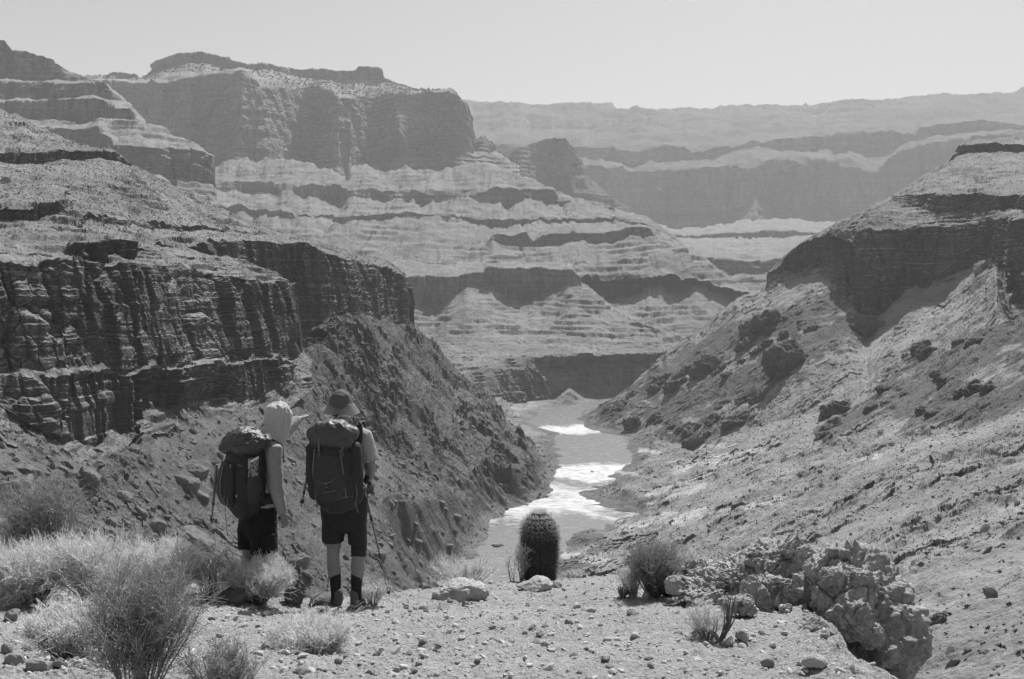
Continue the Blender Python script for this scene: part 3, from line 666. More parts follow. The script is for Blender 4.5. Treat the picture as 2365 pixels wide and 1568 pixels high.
def scatter(G, n, smin, smax, power, rng, name, mat, keep=None, protos=STONES, face=ICO1[1], flat=(.5, .9), sink=.3, rows=None, stuff=True, align=None, label=None):
    """one mesh of many bits lying on sheet G, sizes by a power law"""
    a = G[1:, 1:] - G[:-1, :-1]; b = G[1:, :-1] - G[:-1, 1:]
    area = np.abs(a[..., 0] * b[..., 1] - a[..., 1] * b[..., 0]) / 2
    if rows is not None: area[:rows[0]] = 0; area[rows[1]:] = 0
    if keep is not None: area = area * keep(G[:-1, :-1])
    pr = (area / area.sum()).ravel(); pr[pr < 0] = 0
    idx = rng.choice(len(pr), n, p=pr / pr.sum()); i, j = np.unravel_index(idx, area.shape)
    u, w = rng.random(n)[:, None], rng.random(n)[:, None]
    p = G[i, j] * (1 - u) * (1 - w) + G[i + 1, j] * u * (1 - w) + G[i, j + 1] * (1 - u) * w + G[i + 1, j + 1] * u * w
    s = smin * (1 - rng.random(n) * (1 - (smin / smax) ** power)) ** (-1 / power)
    th = rng.random(n) * 6.283; fl = rng.uniform(flat[0], flat[1], n); el = rng.uniform(.7, 1.35, n)
    V = []; F = []; k0 = len(protos[0]); which = rng.integers(0, len(protos), n)
    pv = np.stack(protos)[which]
    x = pv[..., 0] * (s * el)[:, None]; y = pv[..., 1] * (s / el)[:, None]; z = pv[..., 2] * (s * fl)[:, None]
    if align is not None:      # tilt with the slope
        x, z = x * math.cos(align) + z * math.sin(align) * 1, -x * math.sin(align) + z * math.cos(align)
    tx, ty = rng.normal(0, .25, n)[:, None], rng.normal(0, .25, n)[:, None]
    z2 = z + x * tx + y * ty
    c, sn = np.cos(th)[:, None], np.sin(th)[:, None]
    if align is not None: c = np.cos(th * .15)[:, None]; sn = np.sin(th * .15)[:, None]
    X = x * c - y * sn + p[:, :1]; Y = x * sn + y * c + p[:, 1:2]; Z = z2 + p[:, 2:] + (s * fl * (1 - 2 * sink))[:, None] * .6
    V = np.stack([X, Y, Z], 2).reshape(-1, 3)
    F = (face[None] + (np.arange(n) * k0)[:, None, None]).reshape(-1, 3)
    if name is None: return V, F
    o = mobj(name, raw_mesh(name, V, None, F, smooth=False), mat)
    if stuff: tag(o, kind='stuff', label=label)
    return o
M_stone = plain('pale_stone', .37, .95, .3, (7, 7, 7), .6, .004, .1)
M_stoned = plain('dark_stone', .19, .95, .35, (7, 7, 7), .6, .004, .1)
def on_top(g): return (g[..., 1] < 12.5) * 1.0
def _cl(g): return (g[..., 1] < 12) * (.45 + sstep(-.2, .5, fbm(g.reshape(-1, 3) / .35, 3, 77, .6).reshape(g.shape[:2])) * 1.5)
scatter(g_led, 34000, .003, .034, 1.9, _rng, 'gravel', M_stone, keep=_cl, label='pale gravel covering the ledge')
scatter(g_led, 5000, .004, .032, 1.9, _rng, 'gravel', M_stoned, keep=lambda g: (g[..., 1] < 12) * (.3 + .7 * (g[..., 0] < -.5)), label='dark gravel among the pale gravel')

def rock_object(name, c, r, mat, seed, rot=(0, 0, 0), lump=.25, clast=.0, clsize=.25, n=5, cuts=8, parent=None, sq=0, pits=0):
    """a rock: a ball cut by planes and roughened; c = centre, r = radii (m)"""
    rng = np.random.default_rng(seed); v, f = ICO6 if n == 6 else ICO5 if n >= 5 else ICO4 if n == 4 else ICO2
    v = facet(v, rng, cuts, .5, .93) if cuts else v.copy()
    if sq: v = np.sign(v) * np.abs(v) ** (1 - sq); v *= 1 - .25 * sq
    r = np.asarray(r, float); R = np.mean(r)
    p = v * r; nn = v / (np.linalg.norm(v, axis=1, keepdims=True) + 1e-9)
    q = p + seed * 3.7
    h = fbm(q / (R * .9), 5, seed, .55) * lump * R
    h += ridged(q / (R * .28), 4, seed + 2, .6) * lump * R * .22
    if clast:
        if mat is M_cong or mat is M_dark:
            f1, f2, idv = worley(q / (R * .85), seed + 3); h += (idv - .5) * .20 * R - sstep(.05, 0, f2 - f1) * .10 * R
            f1, f2, idv = worley(q / (R * .34), seed + 4); h += (idv - .5) * .05 * R
        f1, f2, idv = worley(q / (R * clsize), seed + 5); h += (np.clip(.55 - f1, 0, 1) * (.4 + idv)) * clast * R
        f1, f2, idv = worley(q / (R * clsize * .42), seed + 9); h += (np.clip(.55 - f1, 0, 1) * (.2 + 1.2 * idv)) * clast * R * .6
        if n == 6: f1, f2, idv = worley(q / (R * clsize * .17), seed + 10); h += (np.clip(.55 - f1, 0, 1) * (.2 + 1.2 * idv)) * clast * R * .14
    if pits: h -= sstep(.15, .5, fbm(q / (R * .2), 3, seed + 15, .6)) * pits * R
    p = p + nn * h[:, None]
    M = np.array(Matrix.Rotation(rot[2], 3, 'Z') @ Matrix.Rotation(rot[1], 3, 'Y') @ Matrix.Rotation(rot[0], 3, 'X'))
    o = mobj(name, raw_mesh(name, p @ M.T, None, f, True), mat, parent); o.location = c
    return o
_N = NT('conglomerate')
c1 = _N.noise(5, 6, .65); c2 = _N.noise(40, 5, .7); vo = _N.n('ShaderNodeTexVoronoi'); _N.l(_N.coord(26), vo.inputs['Vector']); vo.inputs['Scale'].default_value = 1
ce = _N.n('ShaderNodeSeparateColor'); _N.l(vo.outputs['Color'], ce.inputs[0])
M_cong = _N.out(_N.math('MULTIPLY', _N.math('ADD', _N.mapr(c1, .3, .7, .8, 1.15), _N.math('ADD', _N.mapr(c2, .25, .75, -.25, .25), _N.mapr(ce.outputs[0], 0, 1, -.15, .15))), .43), .95,
   _N.math('ADD', _N.math('MULTIPLY', c2, 1.5), _N.math('MULTIPLY', vo.outputs['Distance'], -.8)), 1.0, .03, spec=.1)
M_smooth = plain('smooth_boulder_rock', .30, .9, .22, (9, 9, 9), .5, .01, .15)
M_dark = plain('dark_rock_and_shade', .11, .9, .3, (3, 3, 22), .7, .02, .15)

def rk(name, x, y, w, h, d, mat, seed, label, cat='rock', depth=None, **kw):
    """a rock whose middle shows at x, y and that is w by h pixels wide and high at distance d"""
    s = d / FPX; c = P(x, y, d); dep = depth if depth else w * s * .45
    o = rock_object(name, c, (w * s / 2 * 1.32, dep * 1.15, h * s / 2 * 1.32), mat, seed, **kw)
    return tag(o, label, cat)
# the broken outcrop at the ledge's right edge
KW = dict(clast=.18, clsize=.2, lump=.36, cuts=5, n=6)
rk('rock', 1665, 1348, 170, 46, 8.3, M_cong, 11, 'low knobbly pale slab at the left end of the rock outcrop', depth=.32, rot=(0, -.10, 0), sq=.4, **KW)
rk('rock', 1640, 1322, 110, 40, 8.8, M_cong, 12, 'small rough hump behind the low slab, next to the green bush', depth=.25, **KW)
rk('rock', 1742, 1312, 150, 46, 8.3, M_cong, 13, 'sloping pale rock shelf leading up to the outcrop peak', depth=.36, rot=(0, -.30, 0), sq=.4, **KW)
rk('rock', 1800, 1296, 100, 68, 8.0, M_cong, 14, 'pointed peak of the outcrop with a dark undercut right face', depth=.26, rot=(0, -.40, 0), pits=.12, sq=.5, clast=.3, lump=.45, cuts=0, n=6)
rk('rock', 1834, 1318, 40, 80, 7.9, M_dark, 140, 'narrow rock column under the outcrop peak, coloured dark for its shade', depth=.12, pits=.2, sq=.3, clast=.4, lump=.45, cuts=0)  # dark rock stands in for the shade under the overhang
rk('rock', 1786, 1368, 112, 52, 7.4, M_cong, 15, 'squarish block cracked across its shaded face', depth=.2, lump=.5, clast=.16, cuts=9, sq=.4, rot=(.0, .03, .1), pits=.08, n=6)
rk('rock', 1700, 1396, 66, 24, 7.1, M_cong, 16, 'small pale block in front of the squarish cracked one', depth=.12, sq=.5, **KW)
rk('rock', 1846, 1386, 48, 60, 7.3, M_cong, 17, 'pale jagged rock at the mouth of the gap in the outcrop', depth=.12, sq=.3, **KW)
rk('rock', 1962, 1496, 160, 330, 7.1, M_cong, 18, 'large rounded knobbly boulder on the drop at the right', depth=.62, clast=.14, clsize=.15, lump=.34, pits=.03, sq=.0, rot=(-.2, .12, 0), cuts=3, n=6)
rk('rock', 1930, 1398, 108, 176, 7.1, M_cong, 21, 'lumpy upper left shoulder of the large boulder', depth=.45, sq=.1, clast=.14, clsize=.16, lump=.34, cuts=3, n=6)
rk('rock', 1890, 1398, 50, 100, 7.1, M_dark, 22, 'cleft wall inside the gap of the outcrop, coloured dark for its shade', depth=.12, lump=.4, clast=.3, cuts=0, sq=.4)  # shade of the deep gap put into the rock's colour
rk('rock', 1966, 1436, 78, 72, 6.45, M_cong, 23, 'rounded smooth stone set in the left flank of the large boulder', depth=.11, lump=.45, clast=.14, cuts=9, sq=.3, pits=.06, n=6)
rk('rock', 1919, 1292, 20, 30, 7.1, M_dark, 24, 'little dark knob standing on top of the large boulder', depth=.03, lump=.45, cuts=0, sq=.3)
rk('rock', 1922, 1328, 44, 26, 6.8, M_cong, 25, 'pale lump below the little dark knob', depth=.07, lump=.4, sq=.2, clast=.12, cuts=0)
rk('rock', 1990, 1340, 46, 34, 6.75, M_cong, 26, 'pale stone near the top of the large boulder', depth=.06, lump=.45, sq=.2, clast=.12, cuts=0)
rk('rock', 2012, 1470, 40, 44, 6.4, M_cong, 27, 'angular stone right of the rounded smooth stone', depth=.07, lump=.35, sq=.2, clast=.12, cuts=0)
# single stones on the ledge
def gr(x, y, w, h, mat, seed, label, **kw):
    p = pick(g_led, x, y); s = p.y / FPX
    o = rock_object('rock', (p.x, p.y, p.z + h * s * .25), (w * s / 2, w * s * .42, h * s / 2 * 1.15), mat, seed, **kw)
    return tag(o, label, 'rock')
gr(1062, 1376, 136, 46, M_smooth, 31, 'long pale boulder on the rim between the hikers and the cactus', lump=.3, clast=.1, cuts=4, sq=.3, rot=(0, -.12, .1))
gr(545, 1392, 62, 52, M_dark, 32, 'dark grooved stone below the dry bush beside the hooded hiker', lump=.25, rot=(0, .5, 0))
gr(684, 1392, 52, 62, M_dark, 33, 'upright dark stump-like stone left of the sun-hatted hiker', lump=.45, pits=.15)
gr(752, 1392, 78, 26, M_dark, 34, 'flat dark slab behind the left foot of the hiker in the sun hat', lump=.2, cuts=10, sq=.4)
gr(1232, 1362, 92, 34, M_smooth, 35, 'pale stone at the foot of the tall barrel cactus', lump=.22)
gr(1284, 1358, 26, 16, M_cong, 36, 'small pale stone right of the tall cactus foot', lump=.3)
gr(1548, 1392, 20, 12, M_cong, 37, 'smooth small stone under the small barrel cactus', lump=.15)
gr(1464, 1378, 26, 24, M_smooth, 38, 'pale stone between the small tuft and the green bush', lump=.2)
gr(1490, 1384, 22, 22, M_smooth, 39, 'rounded stone at the base of the green bush', lump=.15)
gr(1738, 1392, 42, 22, M_smooth, 40, 'flat pale stone lying below the low outcrop slab', lump=.2, sq=.4)
gr(1820, 1412, 30, 20, M_cong, 41, 'small lump on the ledge edge under the smooth cracked block', lump=.3)
gr(1878, 1452, 50, 30, M_cong, 42, 'pale lump on the ledge edge beside the gap', lump=.3)
gr(1710, 1478, 36, 28, M_cong, 43, 'pale stone below the gnarled dead stem', lump=.2)
gr(1685, 1495, 28, 22, M_smooth, 44, 'smaller stone left of the pale one below the gnarled stem', lump=.2)
gr(1880, 1540, 60, 34, M_smooth, 45, 'half buried pale stone near the ledge edge at the bottom right', lump=.2)
gr(1775, 1545, 30, 22, M_stoned, 46, 'dark stone among the gravel at the bottom right', lump=.3)
gr(38, 1536, 52, 34, M_stoned, 47, 'dark block in the bottom left corner under the dry bush', lump=.2, sq=.3)
gr(88, 1546, 58, 30, M_stoned, 48, 'wide dark block beside the bottom left corner block', lump=.2, sq=.3)
gr(140, 1540, 34, 26, M_stoned, 49, 'rounded dark stone right of the wide dark block', lump=.3)
gr(16, 1508, 30, 24, M_stoned, 51, 'small dark stone at the left frame edge', lump=.3)
gr(60, 1502, 26, 18, M_stoned, 52, 'small dark stone above the bottom left blocks', lump=.3)
gr(30, 1430, 34, 24, M_stoned, 53, 'dark stone under the leftmost pale bush', lump=.3)
gr(690, 1556, 26, 16, M_stoned, 54, 'lone dark stone at the bottom edge left of the middle', lump=.3)
gr(1260, 1492, 22, 12, M_stoned, 55, 'lone dark pebble in the middle of the gravel', lump=.3)
gr(1460, 1420, 30, 8, M_stoned, 56, 'thin dark flake left of the green bush shadow', lump=.3)
for i in range(110):
    x = _rng.uniform(560, 1880); y = _rng.uniform(1400, 1566); w = _rng.uniform(11, 26)
    p = pick(g_led, x, y); s = p.y / FPX
    o = rock_object('stone', (p.x, p.y, p.z + w * s * .12), (w * s / 2, w * s * .4, w * s * _rng.uniform(.18, .34)), M_stone if _rng.random() < .72 else M_stoned, 900 + i, rot=(0, 0, _rng.uniform(0, 6)), lump=.35, n=4, cuts=12)
    tag(o, 'fist-sized loose stone lying on the gravel of the ledge', 'stone', 'loose stones scattered over the ledge')

# ------------------------------------------------------------------ shrubs
def tubes(paths, rad, sides=3):
    """paths (N,K,3), rad (N,K) -> verts, quads"""
    N, K, _ = paths.shape
    t = np.gradient(paths, axis=1); t /= np.linalg.norm(t, axis=2, keepdims=True) + 1e-12
    ref = np.zeros_like(t); ref[..., 0] = .31; ref[..., 1] = .77; ref[..., 2] = -.2
    u = np.cross(t, ref); u /= np.linalg.norm(u, axis=2, keepdims=True) + 1e-12; w = np.cross(t, u)
    V = []
    for k in range(sides):
        a = k / sides * 2 * np.pi; V.append(paths + (u * np.cos(a) + w * np.sin(a)) * rad[..., None])
    V = np.stack(V, 2)                       # N,K,S,3
    base = (np.arange(N) * K * sides)[:, None, None]; kk = (np.arange(K - 1) * sides)[None, :, None]; ss = np.arange(sides)[None, None, :]; s2 = (ss + 1) % sides
    Q = np.stack([base + kk + ss, base + kk + s2, base + kk + sides + s2, base + kk + sides + ss], -1).reshape(-1, 4)
    return V.reshape(-1, 3), Q
def sprout(rng, base, dirn, length, K, wob, up):
    """N shoots: base (N,3), dirn (N,3), length (N)"""
    N = len(base); P_ = np.zeros((N, K, 3)); P_[:, 0] = base; d = dirn / (np.linalg.norm(dirn, axis=1, keepdims=True) + 1e-9)
    for k in range(1, K):
        d = d + rng.normal(0, wob, (N, 3)) + np.array((0, 0, up)); d /= np.linalg.norm(d, axis=1, keepdims=True)
        P_[:, k] = P_[:, k - 1] + d * (length / (K - 1))[:, None]
    return P_
def along(P_, t):
    K = P_.shape[1]; f = t * (K - 1); i = np.minimum(f.astype(int), K - 2); u = (f - i)[:, None]; r = np.arange(len(P_))
    return P_[r, i] * (1 - u) + P_[r, i + 1] * u, P_[r, i + 1] - P_[r, i]
def shrub(name, loc, h, r, mats, seed, stems=60, tw=9, tl=4, wob=.12, up=.06, rs=.0045, leaf=0, leafsize=.006, flatten=.0, lean=(0, 0), thick=1.0, twl=.42, low=.25):
    rng = np.random.default_rng(seed); root = empty(name, loc, 0)
    th = rng.random(stems) * 6.283; rr = rng.random(stems) ** .6
    elev = 1.0 - flatten
    d = np.stack([np.cos(th) * rr * r / h * 1.1 + lean[0], np.sin(th) * rr * r / h * 1.1 + lean[1], np.full(stems, elev)], 1)
    b = np.stack([np.cos(th) * rr * r * .16, np.sin(th) * rr * r * .16, np.full(stems, -.02)], 1)
    L = np.hypot(np.hypot(d[:, 0], d[:, 1]), d[:, 2]) ** .55 * h * rng.uniform(.62, .9, stems)
    S = sprout(rng, b, d, L, 6, wob, up)
    rad = np.linspace(1, .35, 6)[None, :] * rs * rng.uniform(.6, 1.5, (stems, 1)) * thick
    v, q = tubes(S, rad, 4); mobj('stems', raw_mesh('stems', v, q), mats[0], root)
    # twigs
    n = stems * tw; si = np.repeat(np.arange(stems), tw); t = rng.uniform(low, 1.0, n) ** .8
    p, dd = along(S[si], t); dd /= np.linalg.norm(dd, axis=1, keepdims=True)
    d2 = dd + rng.normal(0, .55, (n, 3)); T = sprout(rng, p, d2, h * twl * rng.uniform(.4, 1, n) * (1.15 - .5 * t), 4, .16, .08)
    v1, q1 = tubes(T, np.linspace(1, .4, 4)[None, :] * np.full((n, 1), rs * .42 * thick))
    m = n * tl; ti = np.repeat(np.arange(n), tl); t = rng.uniform(.2, 1.0, m); p, dd = along(T[ti], t); dd /= np.linalg.norm(dd, axis=1, keepdims=True) + 1e-9
    d3 = dd + rng.normal(0, .6, (m, 3)); U = sprout(rng, p, d3, h * .13 * rng.uniform(.4, 1.2, m), 3, .2, .05)
    v2, q2 = tubes(U, np.linspace(1, .5, 3)[None, :] * np.full((m, 1), rs * .27 * thick))
    mobj('twigs', raw_mesh('twigs', np.vstack([v1, v2]), np.vstack([q1, q2 + len(v1)])), mats[1], root)
    if leaf:
        li = rng.integers(0, m, leaf); t = rng.random(leaf); p, _ = along(U[li], t)
        a = rng.normal(size=(leaf, 3)); a /= np.linalg.norm(a, axis=1, keepdims=True); c = rng.normal(size=(leaf, 3)); c = np.cross(a, c); c /= np.linalg.norm(c, axis=1, keepdims=True) + 1e-9
        s = leafsize * rng.uniform(.6, 1.5, (leaf, 1)); V = np.stack([p, p + a * s + c * s * .4, p + a * s * 2, p + a * s - c * s * .4], 1).reshape(-1, 3)
        mobj('leaves', raw_mesh('leaves', V, np.arange(leaf * 4).reshape(-1, 4)), mats[2], root)
    return root
M_ptw = plain('dry_pale_twigs', .66, .8, .25, 20, spec=.2); M_pst = plain('grey_stems', .24, .85, .3, 20, spec=.2)
M_dtw = plain('green_twigs', .25, .7, .3, 20, spec=.4); M_dst = plain('dark_stems', .12, .85, .3, 20, spec=.2)
M_leaf = plain('small_leaves', .26, .5, .3, 30, spec=.5)
PALE = (M_pst, M_ptw, M_leaf); DARK = (M_dst, M_dtw, M_leaf)
def plant(name, x, y, w, h, mats, seed, label, cat='shrub', d=None, G=None, **kw):
    if d is None: p = pick(G if G is not None else g_led, x, y)
    else: p = Vector(P(x, y, d))
    s = p.y / FPX; o = shrub(name, p, h * s, w * s / 2, mats, seed, **kw); return tag(o, label, cat)
plant('dry_shrub', 78, 1398, 215, 165, PALE, 61, 'pale dry bush with a dark heart, lowest left of the two big pale ones', stems=150, tw=13, tl=5, flatten=.1)
plant('dry_shrub', 222, 1402, 190, 185, PALE, 62, 'pale dry bush with bare dark stems left of the big green bush', stems=120, tw=12, tl=5, flatten=.1)
plant('dry_shrub', 165, 1518, 225, 140, PALE, 63, 'pale dry bush nearest the bottom left, with dark stones below it', stems=150, tw=13, tl=5, flatten=.2)
plant('dry_shrub', -12, 1345, 120, 160, PALE, 64, 'pale dry bush cut off by the left frame edge', stems=80, tw=12, tl=5)
plant('dry_shrub', 385, 1380, 200, 150, PALE, 65, 'pale feathery bush behind the big green bush', stems=110, tw=12, tl=5, flatten=.1)
plant('dry_shrub', 595, 1392, 170, 118, PALE, 66, 'rounded pale bush hiding the feet of the hooded hiker', stems=150, tw=12, tl=5, flatten=.2)
plant('dry_shrub', 722, 1508, 215, 120, PALE, 67, 'low pale bush on the gravel in front of the hiker in the sun hat', stems=170, tw=12, tl=5, flatten=.45)
plant('dry_shrub', 1078, 1350, 190, 76, PALE, 68, 'faint pale twiggy bush behind the long pale boulder', stems=70, tw=12, tl=4, flatten=.3, d=10.6)
plant('dry_shrub', 862, 1396, 90, 66, PALE, 69, 'thin dry weed beside the right foot of the hiker in the sun hat', stems=26, tw=9, tl=4)
plant('green_shrub', 90, 1345, 150, 240, DARK, 70, 'tall dark bush standing behind the pale bushes at the left edge', stems=90, tw=11, tl=6, leaf=5000, leafsize=.005, low=.35)
plant('green_shrub', 318, 1640, 300, 360, DARK, 71, 'big dark green bush with forked pale stems in the lower left', stems=48, tw=14, tl=9, leaf=7000, leafsize=.0032, rs=.006, thick=.62, wob=.09, low=.25, twl=.38, lean=(.12, 0))
plant('green_shrub', 518, 1640, 150, 170, DARK, 72, 'small wispy green bush at the bottom edge right of the big dark one', stems=40, tw=10, tl=8, leaf=3000, leafsize=.003, thick=.7)
plant('green_shrub', 475, 1385, 90, 115, DARK, 73, 'thin upright green weed between the big dark bush and the hooded hiker', stems=26, tw=9, tl=5, thick=.8)
plant('green_shrub', 1508, 1380, 130, 132, DARK, 74, 'broom-like green bush with upright stems on the rim', stems=110, tw=11, tl=6, leaf=4000, leafsize=.004)
plant('dry_shrub', 1462, 1378, 80, 86, PALE, 75, 'pale straggly twigs leaning out left of the broom-like bush', stems=36, tw=9, tl=5, lean=(-.3, 0))
plant('dry_shrub', 1575, 1350, 70, 90, PALE, 76, 'pale twigs rising behind the small barrel cactus', stems=34, tw=10, tl=5, lean=(.2, 0))
plant('green_shrub', 1438, 1382, 32, 30, DARK, 77, 'small dark tuft left of the broom-like bush', stems=50, tw=8, tl=3, thick=1.3)
plant('dry_shrub', 1635, 1478, 120, 82, PALE, 78, 'low bush of very fine pale twigs beside the gnarled dead stem', stems=40, tw=10, tl=6, thick=.6)
plant('dry_shrub', 1324, 1332, 62, 24, PALE, 79, 'tiny round bush on the rim right of the tall cactus', stems=60, tw=9, tl=4, flatten=.3, d=11.5)
plant('green_shrub', 1203, 1352, 56, 120, PALE, 80, 'sparse leafy stem rising along the left side of the tall cactus', stems=10, tw=10, tl=5, leaf=900, leafsize=.006, d=10.7)
plant('dry_shrub', 1190, 1352, 80, 80, DARK, 81, 'few bare arching twigs left of the tall cactus', stems=9, tw=3, tl=2, d=10.9, thick=.7)
# dead stem
p = pick(g_led, 1660, 1482); s = p.y / FPX; rt = empty('dead_stem', p); tag(rt, 'gnarled dark dead stem fanning upwards from the gravel', 'dead stem')
bm = MB(); rng = np.random.default_rng(5)
for i in range(13):
    a = rng.uniform(-.3, .45); L = rng.uniform(.2, .3); pts = [(0, 0, -.01)]; q = np.array((0., 0, -.01)); dr = np.array((.55, rng.normal(0, .2), .5))
    for k in range(7):
        dr = dr + np.array((rng.normal(-.09, .09) + a * .12, rng.normal(0, .08), .22)); dr /= np.linalg.norm(dr); q = q + dr * L / 6; pts.append(q.copy())
    bm.tube(pts, [.011, .011, .008, .006, .004, .003, .002, .0012], 6)
bm.build('trunk', M_dst, rt)
bm = MB(); pts = [(-.16, -.02, .05), (-.11, 0, .075), (-.06, 0, .06), (-.02, 0, .03), (0, 0, -.01)]; bm.tube(pts, [.008, .018, .016, .014, .012], 8); bm.build('root', M_pst, rt)

# ------------------------------------------------------------------ barrel cactus
def cactus(loc, H, R, label, ribs=22, rows_=17, seed=3, lean=0.0, sl=.068):
    rng = np.random.default_rng(seed); root = empty('barrel_cactus', loc); tag(root, label, 'cactus', 'barrel cacti on the rim')
    zt = np.linspace(0, 1, 60); prof = lambda t: R * np.clip(.82 + .20 * np.sin(np.minimum(t, .7) / .7 * 2.0), 0, 1.0) * np.where(t > .70, np.sqrt(np.clip(1 - ((t - .70) / .30) ** 2.5, 0, 1)), 1)
    na = ribs * 8; an = np.arange(na) / na * 2 * np.pi; V = []
    for t in zt:
        rr = prof(t) * (1 - .11 + .11 * np.abs(np.cos(an * ribs / 2 + t * .25)) ** .8); V.append(np.stack([rr * np.cos(an) + lean * t * H, rr * np.sin(an), np.full(na, t * H)], 1))
    V = np.vstack(V); ix = np.arange(len(zt) * na).reshape(len(zt), na); nx = np.roll(ix, -1, 1)
    mobj('body', raw_mesh('body', V, np.stack([ix[:-1], nx[:-1], nx[1:], ix[1:]], 2).reshape(-1, 4)), M_cact, root)
    B, D, Ln = [], [], []
    for k in range(ribs):
        a0 = k * 2 * np.pi / ribs
        for t in np.linspace(.05, .985, rows_) ** .9:
            a = a0 - t * .25 * 2 / ribs; r_ = prof(t); tz = (prof(min(t + .01, 1)) - prof(t)) / (.01 * H)
            nrm = np.array((math.cos(a), math.sin(a), -tz)); nrm /= np.linalg.norm(nrm)
            c = np.array((r_ * math.cos(a) + lean * t * H, r_ * math.sin(a), t * H))
            tg = np.array((-math.sin(a), math.cos(a), 0)); b2 = np.cross(nrm, tg)
            for m in range(14):
                f = rng.uniform(0, 6.283); w = rng.uniform(.35, 1.3); B.append(c); D.append(nrm * .8 + (tg * math.cos(f) + b2 * math.sin(f)) * w); Ln.append(sl * rng.uniform(.5, 1.15) * (1.0 if t > .45 else .75))
    B, D, Ln = np.array(B), np.array(D), np.array(Ln); S = sprout(rng, B, D, Ln, 4, .18, -.02)
    v, q = tubes(S, np.array((1, .85, .6, .2))[None] * np.full((len(B), 1), .0017)); o = mobj('spines', raw_mesh('spines', v, q), M_spine, root)
    return root
M_cact = plain('cactus_skin', .05, .8, .3, 25, spec=.2)
_N = NT('cactus_spines'); sc_ = _N.n('ShaderNodeTexCoord'); sp_ = _N.n('ShaderNodeSeparateXYZ'); _N.l(sc_.outputs['Generated'], sp_.inputs[0])
M_spine = _N.out(_N.mapr(sp_.outputs[2], .58, .88, .075, .66), .6, spec=.3)      # backlit crown painted into the spines: pale on top, dark low down
p = P(1246, 1352, 10.8); cactus(p, .80, .185, 'tall barrel cactus with a bright crown of spines on the rim')
p = pick(g_led, 1545, 1372); cactus(p, .16, .11, 'small squat barrel cactus shaded under the broom-like bush', ribs=16, rows_=9, seed=8, lean=.1, sl=.05)

# ------------------------------------------------------------------ rubble and scrub on the slopes
_r2 = np.random.default_rng(77)
M_rub = plain('talus_blocks', .12, .9, .4, (.5, .5, .5), .6, .1, .1); M_scrub = plain('desert_scrub', .085, .9, .4, (1.5, 1.5, 1.5), .5, .1, .1)
def tuft(rng, n=18):
    V = []
    for _ in range(n):
        d = rng.normal(size=3); d[2] = abs(d[2]) * .9 + .15; d /= np.linalg.norm(d); w = np.cross(d, rng.normal(size=3)); w /= np.linalg.norm(w)
        b = d * .1; V += [b - w * .20, b + w * .20, d * rng.uniform(.7, 1.15)]
    return np.array(V)
TU = [tuft(_r2) for _ in range(10)]; TF = np.arange(54).reshape(-1, 3)
def box_protos(n, rng): return [facet(ICO1[0], rng, 12, .42, .8) for _ in range(n)]
SL = box_protos(12, _r2)
M_schist = plain('dark_schist', .085, .9, .4, (.25, .25, .25), .8, .3, .1)
def boulder(G, x, y, w, h, mat, seed, label, cat='boulder', group=None, n=4, **kw):
    p = pick(G, x, y); s = p.y / FPX
    o = rock_object('boulder', (p.x, p.y + w * s * .2, p.z - h * s * .06), (w * s * .6, w * s * .55, h * s * .6), mat, seed, n=n, **kw)
    return tag(o, label, cat, group)
for i, (x, y, w, h, r_, lb) in enumerate((
 (186, 1100, 52, 30, .5, 'long dark slab tilted downhill at the far left under the cliff'), (20, 1140, 110, 70, -.2, 'big layered boulder at the left frame edge above the bushes'),
 (285, 1150, 44, 24, .5, 'dark slanted slab left of the hooded hiker, above the pale bushes'), (322, 1185, 34, 16, .6, 'thin dark slab just below the slanted one'),
 (420, 1120, 62, 44, .2, 'blocky boulder with a lit top left of the hooded hiker pack'), (445, 1092, 56, 34, .3, 'wide dark boulder above the blocky one beside the pack'),
 (462, 1148, 44, 20, .5, 'pale slab beside the blocky boulder'), (352, 1218, 58, 34, .4, 'dark wedge of rock midway down the left slope'),
 (452, 1250, 80, 40, .5, 'curved dark rock just above the pale grass by the hooded hiker'), (290, 1214, 18, 16, .2, 'small dark stone above the pale feathery bush'),
 (212, 1160, 26, 20, .1, 'dark stone above the dry pale bushes'), (258, 1210, 30, 14, .6, 'low dark flake over the pale bushes'),
 (690, 1300, 52, 34, .1, 'dark block between the two hikers just past the rim'), (668, 1062, 20, 12, .5, 'pale flat stone between the hikers at pack height'),
 (852, 1132, 26, 10, .6, 'long thin slab right of the hiker in the sun hat'), (900, 1165, 28, 12, .6, 'thin slab further right below the long one'),
 (925, 1075, 24, 14, .3, 'small dark rock above the thin slabs right of the hat wearer'), (870, 1285, 34, 26, .3, 'dark stone beyond the rim right of the trekking pole'),
 (1050, 1195, 26, 14, .2, 'pale stone low on the slope near the river'), (962, 1250, 24, 12, .4, 'pale block low on the left slope'),
 (60, 1090, 60, 26, .3, 'broken ledge of rock under the dark cliff foot'), (140, 1085, 26, 18, .2, 'small boulder under the cliff foot left of the long slab'))):
    boulder(g_tal, x, y, w, h, M_rub, 600 + i, lb, lump=.25, cuts=12, rot=(0, r_, .2), sq=.25, n=4)
for i in range(60):
    y = _r2.uniform(1000, 1290); x = _r2.uniform(20, 1050)
    w = _r2.uniform(9, 24); boulder(g_tal, x, y, w, w * _r2.uniform(.4, .7), M_rub, 700 + i, 'angular boulder lodged in the dark talus slope on the left', group='boulders strewn over the left talus', lump=.25, cuts=12, rot=(0, _r2.uniform(0, .6), _r2.uniform(0, 3)), n=2)
